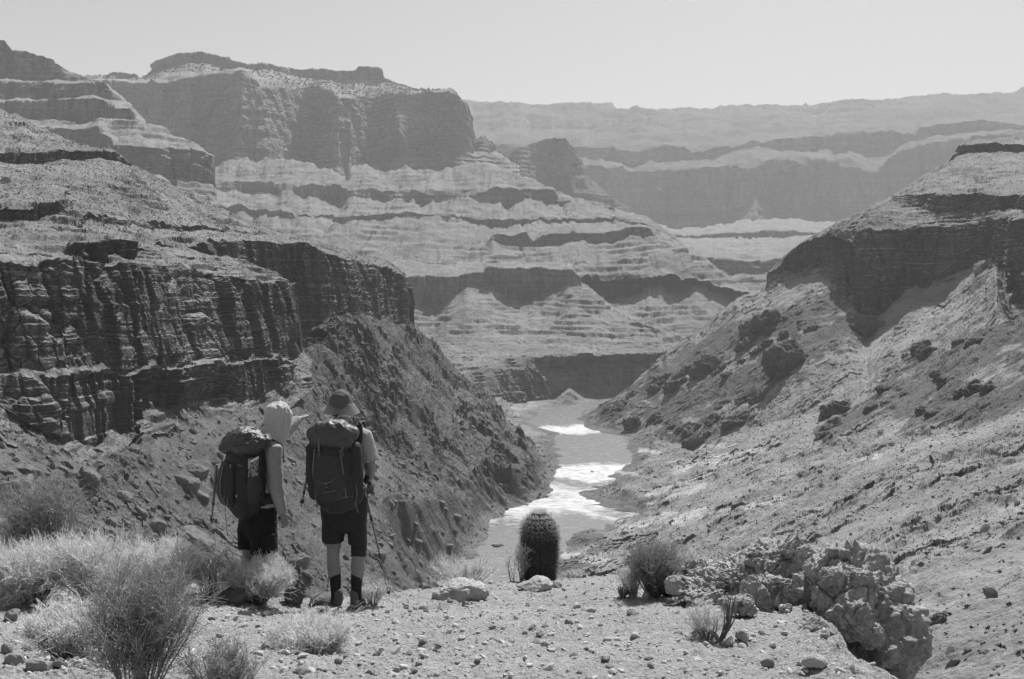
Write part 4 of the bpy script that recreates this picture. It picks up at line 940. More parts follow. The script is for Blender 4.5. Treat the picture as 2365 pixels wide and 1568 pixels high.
for i, (x, y, w, h, lb) in enumerate((
 (1822, 850, 84, 108, 'tall dark crag standing out of the right slope below the cliff'), (1468, 985, 46, 40, 'round dark boulder above the river bend on the right'),
 (1612, 1028, 60, 26, 'low dark outcrop at the foot of the right hand rib'), (1700, 975, 70, 40, 'dark knotty outcrop on the lower rib above the sand'),
 (1560, 900, 60, 40, 'jagged rock rib halfway down to the river'), (2045, 902, 30, 18, 'dark boulder on the right slope above the gully'), 
 (1950, 948, 80, 30, 'line of dark rocks along the gully on the right slope'), (1770, 760, 90, 40, 'dark crag under the left end of the right cliff'),
 (1640, 850, 70, 34, 'lumpy outcrop on the crest side of the rib'), (2150, 812, 60, 20, 'low dark ledge in the scrub of the upper right slope'),
 (2165, 1440, 50, 30, 'dark rocks in the gully beyond the large boulder'), (2010, 770, 60, 60, 'dark stump of rock under the lowest point of the right cliff'),
 (2270, 620, 36, 30, 'pale fallen block below the right cliff'), (2322, 655, 44, 26, 'pair of pale fallen slabs by the right frame edge'))):
    boulder(g_rs, x, y, w, h, M_schist if i not in (12, 13) else M_smooth, 650 + i, lb, cat='outcrop' if h > 24 else 'boulder', lump=.85, cuts=14, clast=.12, n=5, sq=.1, rot=(0, -.35, 0))
_q = [(1400, 955, 1560, 870), (1560, 880, 1800, 790), (1600, 990, 1800, 900), (1700, 800, 1930, 720), (1480, 960, 1620, 1010), (1900, 990, 2200, 860), (2120, 960, 2364, 860), (2050, 830, 2330, 770)]
for i in range(70):
    a = _q[_r2.integers(0, len(_q))]; t = _r2.random(); x = a[0] * (1 - t) + a[2] * t + _r2.normal(0, 10); y = a[1] * (1 - t) + a[3] * t + _r2.normal(0, 9)
    w = _r2.uniform(16, 44); boulder(g_rs, x, y, w, w * _r2.uniform(.3, .55), M_schist, 800 + i, 'low dark broken ledge on the ribs of the right slope', cat='outcrop', group='dark ledges along the ribs of the right slope', lump=.9, cuts=12, clast=.12, rot=(0, _r2.uniform(-.7, -.2), _r2.uniform(-.4, .4)), n=4)
p = P(1368, 1091, 884); o = rock_object('boulder', p, (2.0, 2.5, 1.1), M_schist, 690, n=2, lump=.3); tag(o, 'lone dark rock breaking the surface in the middle of the river', 'boulder')
p = P(1334, 1247, 633); o = rock_object('boulder', p, (6.2, 4, 2.8), M_schist, 691, n=4, lump=.3, sq=.4, rot=(0, -.15, 0)); tag(o, 'wide flat-topped dark boulder at the water edge right of the tall cactus', 'boulder')
p = P(1148, 1260, 615); o = rock_object('boulder', p, (4.2, 3, 1.3), M_schist, 692, n=4, lump=.3, cuts=9); tag(o, 'low dark rock off the left river bank', 'boulder')
scatter(g_tal, 26000, .16, 2.8, 1.75, _r2, 'rubble', M_rub, keep=lambda g: 1.0 + 0 * g[..., 0], protos=SL, flat=(.35, .75), label='broken rock rubble on the left talus slope', align=.55)
scatter(g_spur, 5000, .3, 2.6, 2.0, _r2, 'rubble', M_rub, protos=SL, flat=(.5, .9), label='broken rock rubble on the dark spur above the river')
scatter(g_rs, 9000, .25, 1.8, 2.0, _r2, 'rubble', M_rub, keep=lambda g: (g[..., 2] > -149.5) * (g[..., 1] < 1250) * 1.0, protos=SL, flat=(.5, .9), label='broken rock rubble on the right slope')
def scr_keep(g): 
    n_ = fbm(g.reshape(-1, 3) / 40.0, 3, 91, .6).reshape(g.shape[:2]); return (g[..., 2] > -148.5) * (g[..., 1] < 1150) * (.25 + sstep(-.15, .35, n_) * 1.2)
scatter(g_rs, 32000, .28, 1.1, 2.2, _r2, 'scrub', M_scrub, keep=scr_keep, protos=TU, face=TF, flat=(.6, .95), sink=.45, label='low dark desert scrub dotting the right slope')
scatter(g_hill, 22000, .4, 1.5, 2.4, _r2, 'scrub', M_scrub, keep=lambda g: (g[..., 1] < 1300) * 1.0, protos=TU, face=TF, flat=(.6, .95), sink=.45, label='low dark desert scrub dotting the left hill')
scatter(g_rc, 9000, .4, 1.5, 2.4, _r2, 'scrub', M_scrub, keep=lambda g: 1.0 + 0 * g[..., 0], protos=TU, face=TF, flat=(.6, .95), sink=.45, label='low dark desert scrub dotting the slope above the right cliff')

M_tree = plain('distant_trees', .08, .9, .3, (.05, .05, .05))
_yy = lambda g: HOR - g[..., 2] / g[..., 1] * FPX
scatter(g_far, 1500, 4, 11, 1.5, _r2, 'forest', M_tree, keep=lambda g: (g[..., 1] > 8350) * (g[..., 1] < 8750) * 1.0, protos=TU, face=TF, flat=(.9, 1.3), sink=.4, label='dark trees fringing the far rim')
scatter(g_but, 5000, 3, 8, 2.0, _r2, 'forest', M_tree, keep=lambda g: (g[..., 1] > 4080) * (g[..., 1] < 4500) * 1.0, protos=TU, face=TF, flat=(.9, 1.3), sink=.4, label='dark shrubs dotting the top of the big butte')
# ------------------------------------------------------------------ hikers
def cloth(name, c, rough=.85, wr=.0, sheen=.2, scale=60):
    N = NT(name); n = N.noise(scale, 3, .6); w = N.noise((9, 9, 4), 4, .6, .6)
    return N.out(N.math('MULTIPLY', N.mapr(n, .3, .7, .9, 1.1), c), rough, N.math('ADD', N.math('MULTIPLY', w, 1.0), N.math('MULTIPLY', n, .05)), .6 if wr else .2, .02 + wr, spec=sheen)
M_skin = plain('skin', .19, .6, .08, 14, .15, .002, .35)
M_hair = plain('hair', .06, .6, .2, 60, .4, .003, .4)
M_tee = cloth('tee_fabric', .27, wr=.02); M_shirt = cloth('sleeve_fabric', .26, wr=.02); M_hood = cloth('light_shirt_fabric', .40, wr=.02)
M_short = cloth('dark_shorts_fabric', .026, wr=.02); M_short2 = cloth('black_shorts_fabric', .014, wr=.02)
M_sock = cloth('black_sock_knit', .022); M_shoe = cloth('dark_shoe_fabric', .09); M_sole = plain('shoe_sole', .30, .8)
M_brim = cloth('pale_brim_fabric', .24); _N = NT('translucent_brim'); _d = _N.n('ShaderNodeBsdfDiffuse'); _d.inputs[0].default_value = (.24, .24, .24, 1); _t = _N.n('ShaderNodeBsdfTranslucent'); _t.inputs[0].default_value = (.75, .75, .75, 1)
_m = _N.n('ShaderNodeMixShader'); _m.inputs[0].default_value = .5; _N.l(_d.outputs[0], _m.inputs[1]); _N.l(_t.outputs[0], _m.inputs[2]); _o = _N.n('ShaderNodeOutputMaterial'); _N.l(_m.outputs[0], _o.inputs[0]); M_hatbrim = _N.m
M_crown = cloth('dark_hat_fabric', .09, wr=.01)
M_brace = cloth('black_knee_sleeve', .03)
M_nyl = cloth('dark_pack_nylon', .030, .65, wr=.02, sheen=.2); M_nyl2 = cloth('grey_pack_nylon', .040, .65, wr=.02, sheen=.2)
M_lid = cloth('pack_lid_nylon', .048, .5, wr=.03, sheen=.4)
M_web = plain('webbing', .10, .6); M_webp = plain('pale_webbing', .30, .7); M_buck = plain('buckle_plastic', .03, .4, spec=.5)
M_logo = plain('stitched_emblem', .13, .6); M_pole = plain('pole_metal', .10, .4, spec=.6); M_grip = plain('cork_grip', .05, .8)
M_bot = plain('bright_bottle', .75, .25, spec=.6); M_patch = plain('grey_patch', .2, .7)
_N = NT('mottled_map'); vn_ = _N.n('ShaderNodeTexVoronoi'); _N.l(_N.coord(130), vn_.inputs['Vector']); vn_.inputs['Scale'].default_value = 1
sc_ = _N.n('ShaderNodeSeparateColor'); _N.l(vn_.outputs['Color'], sc_.inputs[0]); M_map = _N.out(_N.mapr(sc_.outputs[0], .2, .9, .02, .4), .5)

def wrinkle(a, f, s):
    return lambda co: (ridged(co * np.array(f), 3, s, .55)) * a
def V3(*a): return np.array(a, float)

def hand(bm, wrist, dirn, palm_n, side, curl=.5, size=1.0, point=False):
    """palm and five separate fingers; dirn: from wrist to knuckles, palm_n: out of the palm, side: +1 thumb towards cross(dirn, palm_n)"""
    d = dirn / np.linalg.norm(dirn); n = palm_n - d * np.dot(palm_n, d); n /= np.linalg.norm(n); t = np.cross(d, n) * side
    w = wrist; bm.tube([w - d * .01, w + d * .03 * size, w + d * .085 * size], [(.024, .017), (.036, .015), (.040, .013)], 12, up=n)
    for k, (o, L, r) in enumerate(((.030, .072, .0085), (.010, .080, .009), (-.010, .074, .0087), (-.029, .058, .0078))):
        c = curl if not (point and k == 0) else .05
        if point and k > 0: c = 1.3
        p = w + d * .083 * size + t * o * size; pts = [p - d * .015, p]; a = c * .5; L *= size
        for f in (.42, .33, .25):
            dd = d * math.cos(a) + n * math.sin(a); p = p + dd * L * f; pts.append(p); a += c * .9
        bm.tube(pts, [r, r, r * .95, r * .88, r * .72], 8, up=n)
    p = w + d * .03 * size + t * .030 * size; d2 = d * .6 + t * .7 + n * .35; d2 /= np.linalg.norm(d2); p1 = p + d2 * .035; d3 = d * .9 + t * .25 + n * .45; d3 /= np.linalg.norm(d3)
    bm.tube([p - d2 * .01, p1, p1 + d3 * .03, p1 + d3 * .05 + n * .008], [.012, .0105, .0095, .0075], 8, up=n)

def head(bm, c, f, s=1.0):
    """c: middle of the head; f: the way it looks"""
    f = f / np.linalg.norm(f); r = np.cross(f, (0, 0, 1.)); r /= np.linalg.norm(r); u = np.cross(r, f)
    R = Matrix((r, f, u)).transposed(); M = np.array(R)
    L = lambda a, b, z: c + M @ np.array((a, b, z)) * s
    bm.ell(L(0, -.01, .03), (.075 * s, .096 * s, .088 * s), 20, R); bm.ell(L(0, .02, -.045), (.056 * s, .068 * s, .07 * s), 16, R)
    bm.tube([L(0, .082, .02), L(0, .102, -.015), L(0, .112, -.032)], [.008, .012, .016], 8)           # nose
    bm.ell(L(0, .085, -.065), (.026, .014, .009), 8, R); bm.ell(L(0, .072, -.1), (.026, .022, .018), 8, R)   # mouth, chin
    bm.ell(L(0, .07, .035), (.055, .02, .012), 10, R)                                                    # brow
    for q in (-1, 1):
        bm.ell(L(q * .078, -.005, -.01), (.009, .018, .032), 8, R)                                     # ears
        bm.ell(L(q * .045, .055, -.03), (.022, .022, .022), 8, R)                                      # cheeks
    return L, R

def shoe_pair(root, feet, ang):
    for q, (a, z0) in enumerate(feet):
        an = ang[q]; fd = V3(math.sin(an), math.cos(an), 0)
        b = MB(); b.tube([a - fd * .05 + V3(0, 0, .045), a + V3(0, 0, .05), a + fd * .09 + V3(0, 0, .042), a + fd * .18 + V3(0, 0, .03)], [(.036, .04), (.042, .045), (.048, .036), (.04, .024)], 14)
        b.tube([a - fd * .035 + V3(0, 0, .05), a - fd * .03 + V3(0, 0, .12)], [(.038, .042), (.042, .046)], 14, up=fd)
        s = b.fused('shoe', M_shoe, root, .006, 3)
        b = MB(); b.tube([a - fd * .075 + V3(0, 0, .012), a + V3(0, 0, .012), a + fd * .1 + V3(0, 0, .012), a + fd * .2 + V3(0, 0, .012)], [(.036, .014), (.043, .014), (.05, .013), (.035, .012)], 14)
        b.build('sole', M_sole, s)

def trekking_pole(top, tip, label, grip=True, thick=1.0):
    top, tip = V3(*top), V3(*tip); root = empty('trekking_pole', tip); tag(root, label, 'trekking pole', 'trekking poles of the hikers')
    tip0 = tip; top = top - tip; tip = V3(0, 0, 0); d = top / np.linalg.norm(top)
    b = MB(); L = np.linalg.norm(top); b.tube([d * L * .02, d * L * .34], [.0045 * thick, .006 * thick], 8); b.tube([d * L * .32, d * L * .66], [.0075 * thick, .008 * thick], 8); b.tube([d * L * .64, d * L * .93], [.009 * thick, .009 * thick], 8)
    b.build('shaft', M_pole, root)
    for f in (.335, .65):
        b = MB(); b.tube([d * L * (f - .018), d * L * (f + .018)], [.0125, .0125], 8); b.build('clamp', M_buck, root)
    b = MB(); b.tube([d * .0, d * .03], [.002, .006], 8); b.tube([d * .045, d * .05], [.02, .016], 10); b.build('basket_tip', M_buck, root)
    if grip:
        b = MB(); b.tube([d * L * .885, d * L * .93, d * L * .97, d * L], [.013, .016, .014, .018], 10); b.build('grip', M_grip, root)
    return root

def person_right():
    p0 = pick(g_led, 798, 1400); k = p0.y / 8.4
    root = empty('person', p0); root.scale = (k, k, k)
    tag(root, 'hiker in a dark bucket hat and grey tee standing on the rim', 'person')
    H = V3(-.045, .03, 1.685)
    b = MB(); head(b, H, V3(.05, 1, -.12))
    b.tube([V3(-.04, .01, 1.45), V3(-.042, .02, 1.62)], [.062, .058], 14)
    b.tube([V3(-.02, 0, .93), V3(-.025, .01, 1.1), V3(-.03, 0, 1.3), V3(-.032, 0, 1.42), V3(-.035, 0, 1.5)], [(.15, .10), (.14, .10), (.165, .115), (.17, .10), (.07, .06)], 20, up=(0, 1, 0))
    # legs
    for (hx, kx, ax, fx, ky, fy) in ((-.105, -.105, -.078, -.062, .03, 0), (.085, .108, .092, .086, .03, .02)):
        b.tube([V3(hx, 0, .9), V3((hx + kx) / 2, .02, .7), V3(kx, ky, .5), V3(kx - .0, ky - .015, .44), V3((kx * .7 + ax * .3), ky - .035, .33), V3((kx + ax * 1.6) / 2.6, ky - .03, .22), V3(ax, fy - .02, .11), V3(ax, fy - .015, .07)],
               [.09, .082, .062, .056, .062, .048, .036, .04], 16, up=(0, 1, 0))
        b.tube([V3(fx, fy - .05, .045), V3(fx, fy + .16, .03)], [(.032, .03), (.03, .018)], 12)
    # arms: hands meet in front of the belly on the pole grips
    HR, HL = V3(.105, .27, 1.00), V3(-.14, .28, .99)
    for S, E, W, hd, sd in ((V3(.160, 0, 1.435), V3(.222, -.03, 1.165), V3(.165, .19, 1.02), HR, 1), (V3(-.222, 0, 1.435), V3(-.275, -.02, 1.16), V3(-.20, .19, 1.01), HL, -1)):
        m = (S + E) / 2; b.tube([S, S * .7 + E * .3, m, E, E + (W - E) * .35, W], [.058, .052, .046, .040, .041, .027], 14, up=(0, 1, 0))
        hand(b, W, hd - W, V3(-sd, 0, -.2), sd, 1.1)
    body = b.fused('body', M_skin, root, .0065, 3)
    for q in (-1, 1):
        e = MB(); e.ell(H + V3(q * .032, .083, .012), (.012, .012, .012), 10); e.build('eye', plain('eye_white', .5, .3), root)
    # short hair below the hat
    b = MB(); b.ell(H + V3(0, -.018, .0), (.083, .098, .075), 18); b.fused('hair', M_hair, root, .01, 2, wrinkle(.006, (60, 60, 30), 3))
    # tee
    b = MB()
    b.tube([V3(-.02, 0, .92), V3(-.022, .0, 1.0), V3(-.025, .01, 1.15), V3(-.03, 0, 1.3), V3(-.032, 0, 1.42), V3(-.035, 0, 1.475), V3(-.037, .005, 1.515)], [(.195, .13), (.19, .13), (.178, .125), (.192, .135), (.19, .12), (.12, .085), (.07, .065)], 22, up=(0, 1, 0), cap=False)
    for S, E in ((V3(.150, 0, 1.430), V3(.222, -.03, 1.165)), (V3(-.215, 0, 1.430), V3(-.27, -.02, 1.165))):
        e2 = S + (E - S) * .78; b.tube([S + V3(-.06 * np.sign(S[0]), 0, .03), S, S * .55 + E * .45, e2], [.07, .078, .075, .080], 16, up=(0, 1, 0), cap=False)
    b.fused('tee_shirt', M_tee, root, .008, 3, wrinkle(.007, (11, 11, 4.5), 21))
    # shorts
    b = MB(); b.tube([V3(-.015, .0, .99), V3(-.015, 0, .93), V3(-.012, 0, .82), V3(-.012, 0, .74)], [(.185, .13), (.198, .14), (.20, .145), (.19, .13)], 22, up=(0, 1, 0))
    b.tube([V3(-.105, 0, .82), V3(-.106, .01, .7), V3(-.108, .015, .545)], [(.095, .115), (.093, .105), (.094, .10)], 18, up=(0, 1, 0), cap=False)
    b.tube([V3(.09, 0, .82), V3(.096, .01, .7), V3(.100, .015, .53)], [(.088, .115), (.082, .105), (.080, .10)], 18, up=(0, 1, 0), cap=False)
    b.fused('shorts', M_short, root, .008, 3, wrinkle(.007, (9, 9, 3.5), 31))
    # knee sleeve, socks
    b = MB(); b.tube([V3(.108, .03, .56), V3(.108, .025, .47), V3(.106, .012, .415)], [.070, .066, .064], 18, up=(0, 1, 0), cap=False); b.fused('knee_sleeve', M_brace, root, .006, 2, wrinkle(.002, (20, 20, 60), 5))
    for kx, ax, fy in ((-.088, -.078, 0), (.095, .092, .02)):
        b = MB(); b.tube([V3(kx, -.005, .275), V3((kx + ax) / 2, -.012, .2), V3(ax, fy - .02, .11), V3(ax, fy - .01, .06)], [.050, .047, .042, .044], 16, up=(0, 1, 0), cap=False)
        b.fused('sock', M_sock, root, .006, 2, wrinkle(.002, (14, 14, 60), 6))
    shoe_pair(root, [(V3(-.062, .0, 0), 0), (V3(.086, .02, 0), 0)], [-.15, .2])
    # hat
    hat = MB(); b = hat; c = H + V3(.002, -.01, 0)
    b.tube([c + V3(0, 0, -.012), c + V3(0, 0, .02), c + V3(0, -.002, .050)], [(.094, .108), (.099, .113), (.090, .102)], 24, up=(0, 1, 0))
    ht = b.fused('sun_hat', M_crown, root, .006, 4, wrinkle(.006, (16, 16, 8), 8))
    V, Q = [], []; n = 64
    for r_, z_ in ((.0, .038), (.25, .018), (.5, -.006), (.75, -.032), (1.0, -.056)):
        for i in range(n):
            a = i / n * 2 * math.pi; w = .006 * math.sin(3 * a + 1) * r_ + .004 * math.sin(7 * a) * r_
            bk = max(0, -math.sin(a)) ** 1.5; V.append(c + V3(math.cos(a) * (.090 + .068 * r_), math.sin(a) * (.104 + (.07 - .064 * bk) * r_), z_ - bk * .010 * r_ + w))
    m = len(V); AV = V
    for ro in range(4):
        for i in range(n):
            i2 = (i + 1) % n; Q.append((ro * n + i, ro * n + i2, (ro + 1) * n + i2, (ro + 1) * n + i))
    for i in range(n):
        pass
    br = MB(); br.add(AV, Q); br.build('brim', M_hatbrim, ht)
    # ---- pack
    pk = empty('backpack', root.matrix_basis @ Vector((-.04, -.27, 1.2))); pk.scale = (k, k, k)
    tag(pk, 'tall dark backpack with a stitched bird emblem worn by the hiker in the sun hat', 'backpack')
    O = V3(-.08, -.27, 1.2); T = lambda x, y, z: V3(x, y, z) - O
    b = MB()
    b.tube([T(-.055, -.27, .95), T(-.06, -.275, 1.0), T(-.07, -.28, 1.15), T(-.085, -.27, 1.3), T(-.10, -.26, 1.42)], [(.17, .11), (.195, .13), (.19, .145), (.175, .14), (.165, .13)], 26, up=(0, 1, 0))
    b.ell(T(-.02, -.25, .97), (.17, .11, .07), 20)
    main = b.fused('main_sack', M_nyl, pk, .008, 2, wrinkle(.014, (11, 11, 9), 41))
    b = MB(); b.tube([T(-.235, -.27, 1.49), T(-.20, -.275, 1.50), T(-.12, -.275, 1.505), T(-.02, -.27, 1.50), T(.035, -.26, 1.485)], [(.10, .075), (.125, .095), (.13, .098), (.125, .095), (.09, .075)], 22)
    b.tube([T(-.21, -.29, 1.44), T(.01, -.29, 1.43)], [(.11, .07), (.11, .07)], 18)
    b.fused('lid', M_lid, pk, .009, 3, wrinkle(.013, (9, 9, 9), 47))
    b = MB(); b.tube([T(-.12, -.372, 1.36), T(-.11, -.405, 1.2), T(-.10, -.412, 1.08), T(-.095, -.395, .99)], [(.10, .025), (.125, .035), (.13, .035), (.10, .03)], 20, up=(0, 1, 0))
    fp = b.fused('front_pocket', M_nyl2, pk, .007, 3, wrinkle(.004, (9, 9, 5), 49))
    # emblem: spread wings over a small body, a line of tiny lettering below it
    y_ = -.455
    b = MB()
    for sgn in (-1, 1):
        pts = [T(-.125 + sgn * q * .075, y_ + .010 * q * q, 1.118 + .030 * q ** 2 + (.006 * sgn) * q) for q in np.linspace(0.05, 1, 8)]
        b.tube(pts, [(.0045 * (1 - t * .75), .002) for t in np.linspace(0, 1, 8)], 6, up=(0, -1, 0))
    b.ell(T(-.123, y_ - .002, 1.117), (.012, .003, .009), 8); b.tube([T(-.13, y_, 1.108), T(-.118, y_, 1.094), T(-.104, y_, 1.086)], [(.004, .002)] * 3, 6); b.tube([T(-.136, y_, 1.088), T(-.11, y_, 1.083)], [(.002, .002)] * 2, 6)
    b.build('emblem', M_logo, fp)
    b = MB()
    for i in range(6): b.box(T(-.142 + i * .0105, y_ + .002, 1.045 + i * .0012), (.0035, .002, .0035))
    for i in range(3): b.box(T(-.072 + i * .010, y_ + .004, 1.054 + i * .0015), (.0035, .002, .004))
    b.build('lettering', M_logo, fp, smooth=False)
    for xs, xe in ((-.25, -.235), (.075, .105)):
        b = MB(); b.tube([T(xs, -.30, 1.38), T((xs + xe) / 2, -.33, 1.2), T(xe, -.30, 1.0)], [(.06, .05), (.065, .055), (.055, .05)], 14, up=(0, 1, 0)); b.fused('side_pocket', M_nyl, pk, .009, 2, wrinkle(.006, (12, 12, 8), 55))
    def strap(name, pts, w, mat, par=pk, th=.002):
        b = MB(); b.tube([T(*q) for q in pts], [(w, th)] * len(pts), 6, up=(0, -1, 0)); b.build(name, mat, par)
    strap('compression_strap', [(.045, -.30, 1.50), (.09, -.335, 1.38), (.125, -.33, 1.22), (.14, -.30, 1.1)], .006, M_webp)
    strap('compression_strap', [(-.02, -.405, 1.38), (.01, -.42, 1.2), (.03, -.40, 1.0)], .007, M_web)
    strap('compression_strap', [(-.225, -.39, 1.38), (-.235, -.41, 1.2), (-.215, -.38, 1.0)], .007, M_web)
    strap('dangling_strap', [(.10, -.36, 1.12), (.115, -.375, 1.02), (.10, -.36, .93), (.12, -.35, .86)], .005, M_web)
    strap('dangling_strap', [(-.21, -.38, 1.1), (-.22, -.385, 1.0), (-.20, -.37, .92)], .005, M_web)
    strap('compression_strap', [(-.25, -.33, 1.02), (-.17, -.40, 1.0), (-.03, -.41, .99), (.08, -.37, 1.0)], .008, M_web)
    strap('lid_strap', [(-.18, -.385, 1.50), (-.19, -.40, 1.42), (-.185, -.41, 1.34)], .009, M_web)
    strap('lid_strap', [(-.01, -.38, 1.50), (.0, -.395, 1.42), (.0, -.405, 1.34)], .009, M_web)
    for zx in ((-.185, -.412, 1.34), (.0, -.41, 1.34)):
        b = MB(); b.box(T(*zx), (.014, .006, .02)); b.build('buckle', M_buck, pk, smooth=False)
    strap('haul_loop', [(-.10, -.16, 1.58), (-.06, -.2, 1.625), (.02, -.2, 1.62), (.045, -.17, 1.57)], .006, M_webp)
    for s_ in (-1, 1):
        xx = -.03 + s_ * .12; b = MB(); b.tube([T(xx, -.13, 1.40), T(xx, -.08, 1.535), T(xx, .03, 1.555), T(xx, .13, 1.45), T(xx + s_ * .02, .145, 1.25), T(xx + s_ * .04, .02, 1.08), T(xx + s_ * .03, -.13, 1.04)], [(.03, .008)] * 7, 10, up=(0, -1, 0)); b.build('shoulder_strap', M_nyl, pk)
    b = MB(); b.tube([T(-.16, -.15, 1.0), T(-.22, -.02, 1.0), T(-.14, .14, .995), T(-.02, .17, .99), T(.12, .14, .995), T(.19, -.02, 1.0), T(.14, -.15, 1.0)], [(.04, .012)] * 7, 10, up=(1, 0, .0)); b.build('hip_belt', M_nyl, pk)
    b = MB(); rng = np.random.default_rng(4)
    for i in range(10):      # tangle of cord tucked under the right side strap
        t = i / 9; c_ = T(.055 + .12 * t ** 1.4, -.31 + .05 * t, 1.46 - .42 * t); b.tube([c_ + rng.normal(0, .012, 3), c_ + rng.normal(0, .014, 3) - V3(0, 0, .02), c_ + rng.normal(0, .012, 3) - V3(0, 0, .045)], [.005, .006, .004], 6)
    b.build('cord', M_webp, pk)
    wm = lambda a: tuple(root.matrix_basis @ Vector(a))
    trekking_pole(wm((.085, .31, 1.04)), wm((.352, .16, .03)), 'trekking pole planted on the rim right of the hiker in the sun hat')
    trekking_pole(wm((-.13, .33, 1.03)), wm((-.195, .20, .02)), 'trekking pole seen between the two hikers below the knee of the hat wearer')
    trekking_pole(wm((-.262, -.2, 1.24)), wm((-.325, -.24, .885)), 'short folded dark pole lashed to the left side of the bird emblem pack', grip=False, thick=1.25)

def person_left():
    D = 8.62; sc = D / 8.6; O0 = Vector(P(600, 1415, D)); gz = ground_z(g_led, O0.x, O0.y)
    root = empty('person', (O0.x, O0.y, O0.z)); root.scale = (sc,) * 3
    tag(root, 'hooded hiker in a pale long-sleeved shirt pointing across the canyon', 'person')
    an = math.radians(42); f = V3(math.sin(an), math.cos(an), 0); r = V3(f[1], -f[0], 0); up = V3(0, 0, 1)
    B = lambda a, c, z, o=V3(0, 0, 0): r * a + f * c + up * z + o
    pel = V3(-.015, 0, 0); sh = V3(.01, .02, 0); H = V3(.140, .12, 1.675)
    b = MB(); head(b, H, f + V3(0, 0, -.05)); b.tube([sh + V3(.03, .02, 1.45), H - up * .06], [.062, .058], 14)
    b.tube([pel + up * .93, pel + V3(.0, .0, 1.1), sh + V3(0, 0, 1.3), sh + up * 1.42, sh + V3(.03, .02, 1.5)], [(.15, .10), (.14, .10), (.16, .115), (.165, .10), (.07, .06)], 20, up=f)
    RS, LS = B(.175, 0, 1.43, sh), B(-.175, .0, 1.43, sh)
    RE, RW = V3(.165, -.12, 1.12), V3(.213, -.07, .875); RH = V3(.232, -.045, .77)
    LE, LW = V3(.10, .33, 1.50), V3(.225, .52, 1.615); LH = V3(.30, .60, 1.645)
    for S, E, W in ((RS, RE, RW), (LS, LE, LW)):
        b.tube([S, (S + E) / 2, E, E + (W - E) * .35, W], [.055, .046, .039, .040, .027], 14, up=f)
    hand(b, RW, RH - RW, -r, 1, .45); hand(b, LW, LH - LW, V3(0, 0, -1), 1, .5, point=True)
    for q, kx, ax in ((-1, V3(-.10, .02, .5), V3(-.09, .0, .1)), (1, V3(.018, -.03, .5), V3(.03, -.07, .1))):
        b.tube([B(q * .09, 0, .9, pel), (B(q * .09, 0, .9, pel) + kx) / 2, kx, kx * .6 + ax * .4 - f * .02, ax, ax - up * .04], [.09, .08, .06, .06, .038, .04], 16, up=f)
        b.tube([ax - f * .04 - up * .06, ax + f * .15 - up * .07], [(.03, .03), (.03, .018)], 12)
    b.fused('body', M_skin, root, .0065, 3)
    for q in (-1, 1):
        e = MB(); e.ell(H + f * .083 + r * q * .032 + up * .012, (.012, .012, .012), 10); e.build('eye', M_brim, root)
    # shirt with long sleeves
    b = MB()
    b.tube([pel + up * .93, pel + up * 1.0, pel + V3(0, 0, 1.15), sh + up * 1.3, sh + up * 1.42, sh + V3(.01, .01, 1.47), sh + V3(.04, .03, 1.53)], [(.185, .13), (.18, .13), (.175, .13), (.185, .135), (.185, .12), (.13, .10), (.085, .08)], 22, up=f, cap=False)
    for S, E, W in ((RS, RE, RW), (LS, LE, LW)):
        W2 = E + (W - E) * .95; b.tube([S - (S - sh - up * 1.43) * .3, S, (S + E) / 2, E, E + (W - E) * .5, W2], [.078, .076, .070, .062, .054, .043], 16, up=f, cap=False)
    b.fused('long_sleeved_shirt', M_shirt, root, .008, 3, wrinkle(.006, (12, 12, 6), 61))
    # hood, drawn over the head and spreading onto the shoulders
    b = MB(); hc = H + V3(-.008, -.01, .0)
    b.ell(hc + V3(.0, -.0, .03), (.108, .122, .108), 24, Matrix.Rotation(-an, 3, 'Z'))
    b.tube([hc + V3(.0, 0, .03), hc + V3(-.005, -.005, -.06), hc + V3(-.015, -.02, -.13), sh + V3(.05, .03, 1.49), sh + V3(.025, .01, 1.44)], [(.106, .118), (.108, .118), (.104, .112), (.125, .12), (.155, .135)], 24, up=f, cap=False)
    b.fused('hood', M_hood, root, .007, 3, wrinkle(.012, (17, 17, 5), 71))
    # shorts (wide, with cargo pocket)
    b = MB(); b.tube([pel + up * 1.035, pel + up * .93, pel + up * .82, pel + up * .74], [(.19, .145), (.175, .14), (.18, .15), (.175, .14)], 22, up=f)
    b.tube([B(-.09, 0, .82, pel), V3(-.098, .02, .7), V3(-.103, .03, .565)], [(.095, .11), (.092, .105), (.088, .10)], 18, up=f, cap=False)
    b.tube([B(.09, 0, .82, pel), V3(.04, -.04, .7), V3(.05, -.05, .535)], [(.105, .12), (.108, .115), (.110, .115)], 18, up=f, cap=False)
    b.box(V3(.105, -.13, .64), (.03, .05, .07), Matrix.Rotation(-an, 3, 'Z').to_quaternion())
    b.fused('shorts', M_short2, root, .008, 3, wrinkle(.009, (9, 9, 5), 81))
    shoe_pair(root, [(V3(-.09, 0, 0), 0), (V3(.03, -.07, 0), 0)], [an, an])
    # watch band / cuff not visible; ---- pack
    pc = V3(-.092, -.135, 1.2); pk = empty('backpack', root.matrix_basis @ Vector(pc)); pk.scale = (sc,) * 3
    tag(pk, 'dark backpack with rumpled lid and side net worn by the hooded hiker', 'backpack')
    Bp = lambda a, c, z: r * a + f * c + up * (z - 1.2)      # pack space: a across, c forwards
    b = MB(); b.tube([Bp(.0, .0, .96), Bp(.0, -.01, 1.02), Bp(0, -.01, 1.15), Bp(0, 0, 1.3), Bp(0, .01, 1.44)], [(.15, .12), (.195, .16), (.20, .17), (.19, .16), (.16, .14)], 26, up=f)
    b.fused('main_sack', M_nyl, pk, .008, 2, wrinkle(.014, (12, 12, 9), 91))
